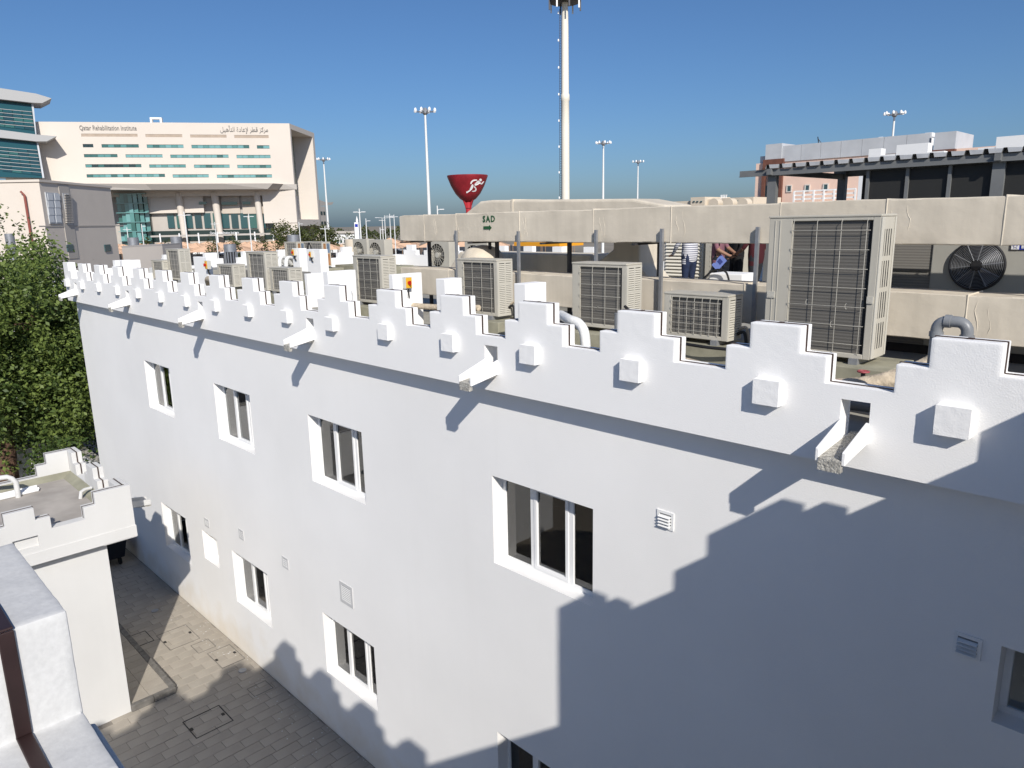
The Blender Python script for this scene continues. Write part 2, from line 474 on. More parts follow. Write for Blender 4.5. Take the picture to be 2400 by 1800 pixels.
def mpoly(c, z, sh=0.22, a=.443, b=.223):
    return [(c-a, z), (c+a, z), (c+a, z+sh), (c+b, z+sh), (c+b, z+2*sh), (c-b, z+2*sh), (c-b, z+sh), (c-a, z+sh)]
MER = [1.42, 0.02, -1.385, -2.785, -4.2, -5.585, -6.965, -8.35, -9.74, -11.15, -12.54, -13.94, -15.37, -16.79, -18.22, -19.69, -21.16, -22.60]
for c in MER+[2.82, 4.22, 5.62]:
    m = MB(); m.prism(mpoly(c, PS), 'xz', -.2, .0)
    o = m.build('merlon', 'white_plaster', wb, bevel=0.007, keep_bottom=True)
    if -9 < c < 0: roughen(o, 4, .0010, 15)
m = MB(); m.prism([(-24.32, PS), (-23.62, PS), (-23.62, PS+.22), (-23.84, PS+.22), (-23.84, PS+.44), (-24.32, PS+.44)], 'xz', -.2, .0)
m.build('merlon', 'white_plaster', wb, bevel=0.007, keep_bottom=True)
for (ax, lo, c) in [('yz', -24.3215, 1.35), ('yz', -24.3215, 2.75)]+[('yz', -27.5015, 3.9+1.45*k) for k in range(7)]:
    m = MB(); m.prism(mpoly(c, PS-.012), 'yz', lo, lo+.203); m.build('merlon', 'white_plaster', wb)
for k in range(8):
    c = -26.5+1.45*k
    m = MB(); m.prism(mpoly(c, PS-.012), 'xz', 13.7985, 14.0015); m.build('merlon', 'white_plaster', wb)
for c in MER+[-24.02]:
    ja, jb, jc = (random.uniform(-.006, .006) for _ in range(3)); m = MB(); m.box(c-.115-.01+ja, c+.115-.01+jb, -.287+jc, -.195, 7.775+jb, 7.99+ja)
    o = m.build('relief_block', 'white_plaster', wb, bevel=0.0 if c > -9 else 0.010)
    if c > -9: roughen(o, 4, .0016, 18)
# lightning conductor strip laid over the battlements
def strip_path(centres, z, a=.443, b=.223, sh=.22, x_end=None):
    p = []
    for c in sorted(centres):
        p += [(c-a, z), (c-a, z+sh), (c-b, z+sh), (c-b, z+2*sh), (c+b, z+2*sh), (c+b, z+sh), (c+a, z+sh), (c+a, z)]
    return p
def strip(mb, path, y0, y1, t=0.006, plane='xz'):
    """offset each axis-aligned segment outwards (up on tops, away on sides)"""
    for (a, b) in zip(path, path[1:]):
        if abs(a[1]-b[1]) < 1e-6:
            lo, hi = sorted((a[0], b[0]))
            bx = (lo-t, hi+t, a[1]+.0005, a[1]+t)
        else:
            lo, hi = sorted((a[1], b[1]))
            sgn = 1 if b[1] < a[1] else -1
            x0 = a[0]+sgn*.0025; x1 = a[0]+sgn*(t+.001)
            bx = (min(x0, x1), max(x0, x1), lo+t, hi-.0005)
        if plane == 'xz': mb.box(bx[0], bx[1], y0, y1, bx[2], bx[3])
        else: mb.box(y0, y1, bx[0], bx[1], bx[2], bx[3])
st = MB(); strip(st, strip_path(MER, PS), -.108, -.086)
st.build('lightning_strip', 'conductor', wb)
for c in MER:
    cl = MB(); cl.box(c-.02, c+.02, -.118, -.076, PS+.4405, PS+.449); cl.build('strip_clip', 'conductor', wb)
# drain spouts
for k, c in enumerate(SPOUTS):
    sp = MB()
    for sx in (-1, 1):
        x0 = c+sx*.112; x1 = c+sx*.086
        sp.prism([(-.19, 7.745), (-.625, 7.60), (-.625, 7.50), (-.19, 7.575)], 'yz', min(x0, x1), max(x0, x1))
    s_ = sp.build('drain_spout', 'white_plaster', wb, bevel=0.004)
    fl = MB(); fl.prism([(-.0, 7.604), (-.605, 7.535), (-.632, 7.53), (-.632, 7.436), (-.585, 7.44), (-.585, 7.497), (-.0, 7.572)], 'yz', c-.0855, c+.0855)
    fl.build('channel_floor', 'rough_mortar', s_)
# windows
def room(x0, x1, z0, z1, kind):
    b = MB()
    X0, X1, Y0, Y1, Z0, Z1 = x0-.9, x1+1.2, .27, 3.2, z0-.95, z1+.5
    b.quad((X0, Y0, Z0), (X0, Y1, Z0), (X0, Y1, Z1), (X0, Y0, Z1)).quad((X1, Y0, Z0), (X1, Y1, Z0), (X1, Y1, Z1), (X1, Y0, Z1))
    b.quad((X0, Y1, Z0), (X1, Y1, Z0), (X1, Y1, Z1), (X0, Y1, Z1)).quad((X0, Y0, Z0), (X1, Y0, Z0), (X1, Y1, Z0), (X0, Y1, Z0)).quad((X0, Y0, Z1), (X1, Y0, Z1), (X1, Y1, Z1), (X0, Y1, Z1))
    b.wallgrid('x', Y0, X0, X1, Z0, Z1, [(x0, x1, z0, z1)], -.02)
    b.build('room', 'room', wb)
    if kind:
        cu = MB()
        n = 26; xa, xb = (x0-.1, x0+.56) if kind == 'left' else (x0-.1, x0+.22) if kind == 'strip' else ((x0-.05, x1+.05) if kind == 'blind' else (x0+.55, x1+.1))
        vs_ = []
        for q in range(n+1):
            xx = xa+(xb-xa)*q/n
            vs_ += [(xx, .31+.03*math.sin(q*1.9), z0-.5), (xx, .31+.02*math.sin(q*1.9+.4), z1+.2)]
        cu.add(vs_, [(2*q, 2*q+2, 2*q+3, 2*q+1) for q in range(n)])
        cu.build('inner_sheet', 'wood' if kind == 'wood' else 'inner_sheet', wb, smooth=True)  # sheet added to lighten the pane for the inner reveal; wood is a door
def window(x0, x1, z0, z1, splits, kind=None):
    Y0, Y1 = .185, .243
    fr = MB(); t = .055
    fr.box(x0, x1, Y0, Y1, z0, z0+t).box(x0, x1, Y0, Y1, z1-t, z1).box(x0, x0+t, Y0, Y1, z0+t, z1-t).box(x1-t, x1, Y0, Y1, z0+t, z1-t)
    for s_ in splits: fr.box(x0+s_-.035, x0+s_+.035, Y0, Y1, z0+t, z1-t)
    o = fr.build('window', 'pvc_white', wb, bevel=.005)
    edges = [t]+[v for s_ in splits for v in (s_-.035, s_+.035)]+[x1-x0-t]
    for k in range(0, len(edges), 2):
        a, b = x0+edges[k], x0+edges[k+1]
        if len(splits) == 2 and k == 2:
            q = MB(); q.box(a+.002, b-.002, Y0-.014, Y0+.03, z0+t+.002, z0+t+.05).box(a+.002, b-.002, Y0-.014, Y0+.03, z1-t-.05, z1-t-.002).box(a+.002, a+.05, Y0-.014, Y0+.03, z0+t+.05, z1-t-.05).box(b-.05, b-.002, Y0-.014, Y0+.03, z0+t+.05, z1-t-.05)
            q.build('sash', 'pvc_white', o, bevel=.004)
            a, b = a+.05, b-.05
        g_ = MB(); g_.box(a+.001, b-.001, Y0+.02, Y0+.026, z0+t+.001, z1-t-.001); g_.build('pane', 'pane', o)
    room(x0, x1, z0, z1, kind)
for k, (a, b) in enumerate(WIN_UP[:4]): window(a, b, 4.98, 6.18, (.53, 1.17), ['left', 'left', 'left', 'strip'][k])
window(-.98, .67, 5.53, 6.17, (.8,))
for k, (a, b) in enumerate(WIN_LO): window(a, b, 1.22, 2.44, (.53, 1.17), ['left', 'left', 'wood', 'strip'][k])
# vents
mat('vent_frame', (0.55, 0.55, 0.55), 0.6)
def vent(x0, x1, z0, z1, n, hood=False):
    v = MB(); d = -.012
    m = (x1-x0)*.14
    v.box(x0, x1, d, -.0005, z0, z0+m).box(x0, x1, d, -.0005, z1-m, z1).box(x0, x0+m, d, -.0005, z0+m, z1-m).box(x1-m, x1, d, -.0005, z0+m, z1-m)
    v.mi = 1; v.box(x0+m, x1-m, d+.007, -.0005, z0+m, z1-m)
    o = v.build('vent_grille', ['vent_frame' if not hood else 'pvc_white', 'vent_back'], wb); hh = (z1-z0-2*m)/n
    for k in range(n):
        zz = z0+m+k*hh
        s_ = MB()
        if hood: s_.prism([(d+.005, zz+hh*.5), (d-.03, zz+hh*.1), (d-.03, zz), (d+.005, zz+hh*.38)], 'yz', x0+m, x1-m)
        else: s_.prism([(d+.006, zz+hh*.58), (d-.002, zz+hh*.5), (d-.002, zz+hh*.06), (d+.006, zz+hh*.14)], 'yz', x0+m, x1-m)
        s_.build('slat', 'pvc_white', o)
vent(-16.35, -16.1, 2.62, 2.82, 5); vent(-14.5, -14.28, 2.88, 3.1, 4); vent(-12.6, -12.36, 2.87, 3.1, 4); vent(-10.5, -10.1, 2.93, 3.32, 8)
vent(-4.03, -3.83, 6.23, 6.42, 4, True); vent(-1.29, -1.10, 5.99, 6.17, 4, True)

# ================================================================ side building with the low roof
sb = thing('side_building', 'small low white building with battlemented roof and grey screed', 'building', (-16, -6, 0))
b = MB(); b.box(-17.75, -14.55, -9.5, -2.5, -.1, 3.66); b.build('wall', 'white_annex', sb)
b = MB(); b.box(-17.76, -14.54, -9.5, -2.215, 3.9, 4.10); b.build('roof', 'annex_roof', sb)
b = MB(); b.prism([(-2.221, 4.10), (-2.40, 4.10), (-2.221, 4.2)], 'yz', -17.74, -14.56).prism([(-17.749, 4.10), (-17.58, 4.10), (-17.749, 4.2)], 'xz', -9.4, -2.23); b.build('fillet', 'roof_olive', sb)
b = MB()
b.wallgrid('y', -14.35, -9.5, -2.02, 3.64, 4.22, [(-3.96, -3.58, 3.96, 4.16)], -.06, True)
b.quad((-14.55, -9.5, 3.64), (-14.55, -2.22, 3.64), (-14.55, -2.22, 4.22), (-14.55, -9.5, 4.22))
b.quad((-14.35, -9.5, 4.22), (-14.35, -2.02, 4.22), (-14.55, -2.02, 4.22), (-14.55, -9.5, 4.22)).quad((-14.35, -9.5, 3.64), (-14.35, -2.02, 3.64), (-14.55, -2.02, 3.64), (-14.55, -9.5, 3.64))
b.box(-17.95, -14.3501, -2.22, -2.02, 3.64, 4.2199).box(-17.95, -17.75, -9.5, -2.2201, 3.64, 4.2199)
b.build('parapet', 'white_annex', sb)
b = MB(); b.box(-14.349, -14.335, -9.5, -2.006, 3.64, 3.862).box(-17.95, -14.3505, -2.0202, -2.006, 3.64, 3.862); b.build('fascia', 'white_annex', sb, bevel=.004)
b = MB(); b.box(-14.56, -14.348, -2.6, -2.018, 3.625, 3.639); b.build('soffit_strip', 'white_annex', sb)
Z0 = 4.2201
def mer(poly, plane, a, b_, par, m_='white_annex', bev=.006):
    q = MB(); q.prism(poly, plane, a, b_); return q.build('merlon', m_, par, bevel=bev, keep_bottom=True)
mer([(-2.83, Z0), (-2.02, Z0), (-2.02, Z0+.44), (-2.63, Z0+.44), (-2.63, Z0+.22), (-2.83, Z0+.22)], 'yz', -14.55, -14.35, sb)
mer([(-15.16, Z0), (-14.5503, Z0), (-14.5503, Z0+.4395), (-14.96, Z0+.4395), (-14.96, Z0+.22), (-15.16, Z0+.22)], 'xz', -2.22, -2.0202, sb)
mer(mpoly(-16.17, Z0), 'xz', -2.22, -2.02, sb)
mer([(-17.95, Z0), (-17.24, Z0), (-17.24, Z0+.22), (-17.44, Z0+.22), (-17.44, Z0+.44), (-17.95, Z0+.44)], 'xz', -2.22, -2.02, sb)
mer([(-2.83, Z0), (-2.222, Z0), (-2.222, Z0+.4395), (-2.63, Z0+.4395), (-2.63, Z0+.22), (-2.83, Z0+.22)], 'yz', -17.95, -17.75, sb)
for k in range(4):
    mer(mpoly(-3.80-1.4*k, Z0), 'yz', -14.55, -14.35, sb); mer(mpoly(-4.35-1.4*k, Z0), 'yz', -17.95, -17.75, sb)
st = MB()
strip(st, [(-9.0, 4.22)]+strip_path([-3.80-1.4*k for k in range(4)], 4.2205)+[(-2.83, 4.22), (-2.83, 4.44), (-2.63, 4.44), (-2.63, 4.66), (-2.1, 4.66)], -14.462, -14.438, plane='yz')
st.build('lightning_strip', 'conductor', sb); st = MB()
strip(st, [(-9.0, 4.22)]+strip_path([-4.35-1.4*k for k in range(3)], 4.22)+[(-2.83, 4.22), (-2.83, 4.44), (-2.63, 4.44), (-2.63, 4.66), (-2.15, 4.66)], -17.862, -17.838, plane='yz')
st.build('lightning_strip', 'conductor', sb); st = MB()
strip(st, [(-17.9, 4.66), (-17.44, 4.66), (-17.44, 4.44), (-17.24, 4.44), (-17.24, 4.22)], -2.132, -2.108)
st.build('lightning_strip', 'conductor', sb); st = MB()
strip(st, strip_path([-16.17], 4.22)+[(-15.16, 4.22), (-15.16, 4.44), (-14.96, 4.44), (-14.96, 4.66), (-14.45, 4.66)], -2.132, -2.108)
st.build('lightning_strip', 'conductor', sb)
sp = MB()
for x0 in (-15.26, -15.03): sp.prism([(-2.03, 4.12), (-1.5, 4.05), (-1.5, 3.94), (-2.03, 3.99)], 'yz', x0, x0+.025)
s_ = sp.build('drain_spout', 'white_annex', sb)
fl = MB(); fl.prism([(-2.03, 4.03), (-1.49, 3.97), (-1.49, 3.90), (-1.53, 3.90), (-2.03, 4.0)], 'yz', -15.235, -15.03); fl.build('channel_floor', 'rough_mortar', s_)
dp = MB(); dp.tube([(-16.05, -2.26, 4.24), (-16.0, -2.40, 4.25), (-15.96, -2.47, 4.235), (-15.96, -2.5, 4.10)], .035, 8); dp.build('overflow_pipe', 'white_annex', sb, smooth=True)
for k in range(4):
    t = MB(); t.tube([(-17.35+.09*k, -2.95-.03*(k % 2), 4.135), (-17.25+.09*k, -6.3, 4.135)], .032, 8)
    tag(t.build('pvc_pipe', 'pvc_white', None, smooth=True), 'loose white plastic pipe lying in a bundle on the low grey roof', 'pipe', 'pipes bundled on the low roof')
t = MB(); t.tube([(-17.0, -3.35, 4.1), (-17.0, -3.35, 4.42), (-17.03, -3.40, 4.5), (-17.12, -3.46, 4.53), (-17.5, -4.6, 4.53)], .05, 10)
tag(t.build('vent_pipe', 'white_near', None, smooth=True), 'white goose-neck pipe standing on the low grey roof', 'pipe')
k_ = MB(); k_.box(-18.4, -14.62, -2.4985, -1.74, .0, .105); k_.build('platform', 'joint_sand', sb)
for q in range(15):
    for j in range(2):
        k_ = MB(); k_.box(-18.38+.25*q+.003, -18.13+.25*q-.003, -2.497+.38*j+.003, -2.117+.38*j-.003, .1, .118+.001*((q+j) % 3)); k_.build('paver', 'paver2' if (q*2+j) % 3 else 'paver', sb)
k_ = MB()
for q in range(8):
    k_ = MB(); k_.box(-18.2+.45*q+.004, -17.75+.45*q-.004, -1.738, -1.62, -.01, .128); k_.build('kerb_stone', 'kerb', sb, bevel=.01)
for q in range(2):
    k_ = MB(); k_.box(-14.616, -14.5, -2.5+.43*q+.004, -2.07+.43*q-.004, -.01, .128); k_.build('kerb_stone', 'kerb', sb, bevel=.01)

# ================================================================ the building the picture is taken from
ob = thing('near_building', 'white building with rough stepped parapet and maroon conductor strip close by', 'building', (0, -9, 0))
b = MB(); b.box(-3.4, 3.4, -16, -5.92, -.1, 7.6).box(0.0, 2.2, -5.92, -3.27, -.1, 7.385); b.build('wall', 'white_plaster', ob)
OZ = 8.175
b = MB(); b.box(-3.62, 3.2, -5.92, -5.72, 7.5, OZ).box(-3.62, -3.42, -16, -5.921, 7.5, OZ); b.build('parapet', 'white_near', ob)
for k in range(7): mer(mpoly(-7.05-1.4*k, OZ), 'yz', -3.62, -3.42, ob, 'white_near', .012)
OM = [-1.734+1.39*k for k in range(-1, 4)]
for c in OM:
    o = mer(mpoly(c, OZ), 'xz', -5.92, -5.72, ob, 'white_near', .005)
    if abs(c+1.734) < .1: roughen(o, 5, .0011, 22)
for c in OM:
    q = MB(); q.box(c-.12, c+.12, -5.722, -5.635, 7.93, 8.15); q.build('relief_block', 'white_near', ob, bevel=.01)
st = MB(); strip(st, strip_path(OM, OZ), -5.833, -5.807, .006); st.build('lightning_strip', 'conductor_near', ob, bevel=.002)
# higher block to the right that shades the wall
hb = thing('stair_block', 'taller white battlemented block beyond the right, shading the long wall', 'building', (4, -1.6, 0))
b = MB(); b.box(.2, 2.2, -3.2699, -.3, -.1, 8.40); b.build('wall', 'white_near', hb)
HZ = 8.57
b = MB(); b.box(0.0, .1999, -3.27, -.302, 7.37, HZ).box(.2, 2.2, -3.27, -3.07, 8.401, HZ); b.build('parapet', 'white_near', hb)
mer([(-3.27, HZ), (-2.73, HZ), (-2.73, HZ+.22), (-2.93, HZ+.22), (-2.93, HZ+.44), (-3.27, HZ+.44)], 'yz', .0, .2, hb, 'white_near')
mer(mpoly(-1.86, HZ), 'yz', .0, .2, hb, 'white_near')
mer([(-.95, HZ), (-.30, HZ), (-.30, HZ+.44), (-.73, HZ+.44), (-.73, HZ+.22), (-.95, HZ+.22)], 'yz', .0, .2, hb, 'white_near')
# open bin parked in the passage
bn = thing('skip_bin', 'dark open-topped wheeled bin with metal rim in the shaded passage', 'bin', (-22.3, -1.0, 0))
q = MB(); X0, X1, Y0, Y1 = -23.1, -21.55, -1.95, -.28
q.quad((X0+.1, Y0+.1, .25), (X1-.1, Y0+.1, .25), (X1, Y0, .85), (X0, Y0, .85)).quad((X0+.1, Y1-.1, .25), (X1-.1, Y1-.1, .25), (X1, Y1, .85), (X0, Y1, .85))
q.quad((X0+.1, Y0+.1, .25), (X0+.1, Y1-.1, .25), (X0, Y1, .85), (X0, Y0, .85)).quad((X1-.1, Y0+.1, .25), (X1-.1, Y1-.1, .25), (X1, Y1, .85), (X1, Y0, .85)).quad((X0+.1, Y0+.1, .25), (X1-.1, Y0+.1, .25), (X1-.1, Y1-.1, .25), (X0+.1, Y1-.1, .25))
q.build('body', 'bin_dark', bn)
q = MB(); q.tube([(X0, Y0, .85), (X1, Y0, .85), (X1, Y1, .85), (X0, Y1, .85), (X0, Y0, .85)], .022, 6); q.build('rim', 'bin_rim', bn)
q = MB(); q.box(X0+.12, X1-.12, Y0+.12, Y1-.12, .26, .55); q.build('contents', 'bin_inside', bn)
for xx in (X0+.25, X1-.25):
    for yy in (Y0+.2, Y1-.2):
        q = MB(); q.tube([(xx, yy-.03, .12), (xx, yy+.03, .12)], .12, 12); q.build('wheel', 'rubber', bn)

fl = MB(); rd_ = random.Random(21)
for k in range(150):
    x_ = rd_.uniform(-19, -9); y_ = -.03-abs(rd_.gauss(0, .35)); s_ = rd_.uniform(.006, .018)
    if k % 4 == 0: y_ = rd_.uniform(-3.2, -.2)
    a = rd_.uniform(0, 3.14); c, d = math.cos(a)*s_, math.sin(a)*s_
    fl.add([(x_+c, y_+d, .003), (x_-d, y_+c, .003), (x_-c, y_-d, .003), (x_+d*.4, y_-c, .003), (x_, y_, .003+s_*.5)], [(0, 1, 4), (1, 2, 4), (2, 3, 4), (3, 0, 4)])
tag(fl.build('paint_chips', 'white_annex'), 'white paint chips scattered on the paving along the wall foot', 'debris', kind='stuff')

# ================================================================ roof equipment
mat('ac_beige', (0.50, 0.47, 0.40), 0.55, var=0.10, vscale=2.5, spec=0.4, streak=0.08)
mat('ac_beige2', (0.52, 0.495, 0.43), 0.5, var=0.08, vscale=2.5, spec=0.4)
mat('ac_wire', (0.46, 0.44, 0.385), 0.5)
mat('ac_dark', (0.02, 0.02, 0.02), 0.8)
wave_mat('coil', (0.17, 0.16, 0.145), (0.21, 0.20, 0.18), 9.0, 'Z', 0.7, 0.5, 0.3)  # lighter copy of the near coil: grazing-view brightness is put into the colour
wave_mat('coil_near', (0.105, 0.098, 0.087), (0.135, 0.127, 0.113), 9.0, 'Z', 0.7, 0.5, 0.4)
mat('coil_blue', (0.16, 0.22, 0.30), 0.6, var=0.5, vscale=9)
mat('coil_rust', (0.42, 0.21, 0.09), 0.7, var=0.5, vscale=9)
mat('duct_wrap', (0.67, 0.60, 0.49), 0.85, var=0.10, vscale=2.2, bump=0.3, bscale=9.0, bdist=0.015, streak=0.12, spec=0.2)
mat('duct_band', (0.56, 0.49, 0.39), 0.85, var=0.2, vscale=3, bump=0.8, bscale=8, bdist=0.02)
mat('galv', (0.36, 0.37, 0.39), 0.45, 0.55, var=0.2, vscale=8)
mat('frame_dark', (0.045, 0.043, 0.045), 0.6, 0.2)
mat('insulation', (0.56, 0.47, 0.35), 0.95, var=0.35, vscale=9, bump=1.0, bscale=16, bdist=0.03)
mat('pipe_white', (0.78, 0.78, 0.76), 0.6, var=0.1, vscale=5, bump=0.6, bscale=14, bdist=0.02)
mat('pvc_grey', (0.24, 0.25, 0.26), 0.4, var=0.25, vscale=5)
mat('cable', (0.014, 0.014, 0.015), 0.6)
mat('valve_red', (0.42, 0.09, 0.10), 0.6, var=.4, vscale=20)
mat('iso_yellow', (0.72, 0.40, 0.03), 0.4)
mat('iso_red', (0.45, 0.02, 0.01), 0.4)
mat('iso_grey', (0.52, 0.51, 0.47), 0.5)
mat('sign_green', (0.015, 0.085, 0.03), 0.7)
mat('sign_blue', (0.01, 0.03, 0.33), 0.4)
mat('paint_white', (0.8, 0.8, 0.8), 0.4)
mat('ahu_grey', (0.40, 0.39, 0.35), 0.55, var=0.1, vscale=2)
mat('steel_dark', (0.05, 0.05, 0.055), 0.4, 0.6)
mat('fan_blade', (0.10, 0.10, 0.11), 0.35, 0.6)
mat('plinth', (0.33, 0.315, 0.235), 0.9, var=0.3, vscale=4, bump=0.3, bscale=40)

def make_ac(name, Wd, Dp, Hh, label, nx, nz, style='louvre', coilm='coil', leftw=.13, lower=True):
    """outdoor unit, coil side towards -Y; origin at the middle of the base"""
    t = thing(name, label, 'air conditioner')
    x0, x1, y0, y1 = -Wd/2, Wd/2, -Dp/2, Dp/2
    rw, tb, bb = .075, .06, .05
    cz0, cz1 = .06+bb, Hh-tb
    c = MB()
    c.box(x0, x1, y0+.05, y1, .06, Hh-.025)
    c.box(x0, x0+leftw, y0, y0+.0495, .06, Hh-.025).box(x1-rw, x1, y0, y0+.0495, .06, Hh-.025)
    c.box(x0+leftw, x1-rw, y0, y0+.0495, .06, cz0).box(x0+leftw, x1-rw, y0, y0+.0495, cz1, Hh-.025)
    c.build('cabinet', 'ac_beige', t, local=True, bevel=.006)
    k = MB(); k.box(x0-.008, x1+.008, y0-.008, y1+.008, Hh-.026, Hh); k.build('top_cover', 'ac_beige', t, local=True, bevel=.008)
    k = MB(); k.box(x0+leftw+.002, x1-rw-.002, y0+.03, y0+.052, cz0+.001, cz1-.001); k.build('coil', coilm, t, local=True)
    k = MB(); k.box(x1-rw-.035, x1-rw-.002, y0+.024, y0+.031, cz0+.002, cz1-.002); k.build('coil_edge', 'ac_dark', t, local=True)
    g_ = MB(); r_ = .0030
    xa, xb = x0+leftw-.005, x1-rw-.03
    for q in range(nx):
        xx = xa+.03+(xb-xa-.05)*q/(nx-1)
        g_.tube([(xx, y0+.002, cz1+.012), (xx, y0-.012, cz1-.012), (xx, y0-.012, cz0+.012), (xx, y0+.002, cz0-.012)], r_, 5)
    for q in range(nz):
        zz = cz0+(cz1-cz0)*(q+.5)/nz
        if q % 2 and style == 'louvre': mid = [(xb*.44+xa*.56, y0-.018, zz), (xb*.46+xa*.54, y0-.018, zz-.006), (xb*.5+xa*.5, y0-.018, zz+.010), (xb*.53+xa*.47, y0-.018, zz)]
        else: mid = []
        g_.tube([(xa-.004, y0-.003, zz), (xa+.02, y0-.018, zz)]+mid+[(xb-.02, y0-.018, zz), (xb+.015, y0-.003, zz)], r_, 5)
    tag(g_.build('wire_guard', 'ac_wire', t, local=True, smooth=True), kind='stuff')
    if style == 'louvre':
        k = MB(); k.box(x1+.0005, x1+.003, y0+.04, y1-.03, .10, Hh-.06); k.build('louvre_recess', 'ac_dark', t, local=True)
        ym = (y0+y1)/2+.005
        k = MB()
        k.box(x1, x1+.012, y0+.001, y0+.042, .06, Hh-.027).box(x1, x1+.012, y1-.034, y1-.001, .06, Hh-.027).box(x1, x1+.0125, ym-.012, ym+.012, .1, Hh-.06)
        k.box(x1, x1+.012, y0+.042, y1-.034, .06, .105).box(x1, x1+.012, y0+.042, y1-.034, Hh-.062, Hh-.027)
        zc = Hh*.58
        k.box(x1, x1+.011, y0+.042, y1-.034, zc-.012, zc+.04)
        n = int((Hh-.17)/.029)
        for q in range(n):
            zz = .112+(Hh-.18)*q/n
            for (a, b_) in ((y0+.042, ym-.012), (ym+.012, y1-.034)):
                k.prism([(x1+.0035, zz+.016), (x1+.014, zz), (x1+.014, zz+.008), (x1+.0035, zz+.022)], 'xz', a, b_)
        tag(k.build('side_louvre', 'ac_beige2', t, local=True), kind='stuff')
    elif style == 'slots':
        k = MB()
        for gz in range(4):
            za = .16+(Hh-.26)*gz/4; zb = za+(Hh-.26)/4-.05
            for q in range(4):
                yy = y0+.11+.062*q
                k.box(x1-.02, x1+.0012, yy, yy+.022, za, zb)
        tag(k.build('side_slots', 'ac_dark', t, local=True), kind='stuff')
        k = MB(); k.box(x1, x1+.018, y0+.001, y0+.075, .07, Hh-.03); k.box(x1, x1+.01, y1-.035, y1-.001, .07, Hh-.03); k.build('corner_post', 'ac_beige2', t, local=True, bevel=.006)
        for (xa_, xb_) in ((x0+.02, x0+.11), (x1-.072, x1-.01)):
            h = MB(); h.box(xa_, xb_, y0-.014, y0-.0005, Hh*.42, Hh*.42+.07); h.box(xa_+.014, xb_-.014, y0-.0155, y0-.0142, Hh*.42+.012, Hh*.42+.04); h.build('handle', 'ac_beige2', t, local=True, bevel=.004)
        for xx in (x0+.07, x0+.125):
            h = MB(); h.box(xx, xx+.007, y0-.006, y0-.0003, .1, Hh-.05); h.build('panel_rib', 'ac_beige2', t, local=True)
    elif style == 'stained':
        k = MB(); ym = (y0+y1)/2
        k.box(x1+.0005, x1+.004, y0+.045, ym-.014, .1, Hh*.55).box(x1+.0005, x1+.004, ym+.014, y1-.03, Hh*.58, Hh-.06); k.build('faded_panel', 'coil_blue', t, local=True)
        k = MB(); k.box(x1+.0005, x1+.004, y0+.045, ym-.014, Hh*.58, Hh-.06).box(x1+.0005, x1+.004, ym+.014, y1-.03, .1, Hh*.55); k.build('rusty_panel', 'coil_rust', t, local=True)
        k = MB(); k.box(x1, x1+.012, y0, y0+.045, .06, Hh-.03).box(x1, x1+.012, y1-.03, y1, .06, Hh-.03).box(x1, x1+.012, ym-.014, ym+.014, .1, Hh-.06); k.build('side_frame', 'ac_beige2', t, local=True)
    for xx in (x0+.12, x1-.2):
        k = MB(); k.box(xx, xx+.09, y0-.03, y1+.03, 0, .062); k.build('foot', 'galv', t, local=True)
    return t

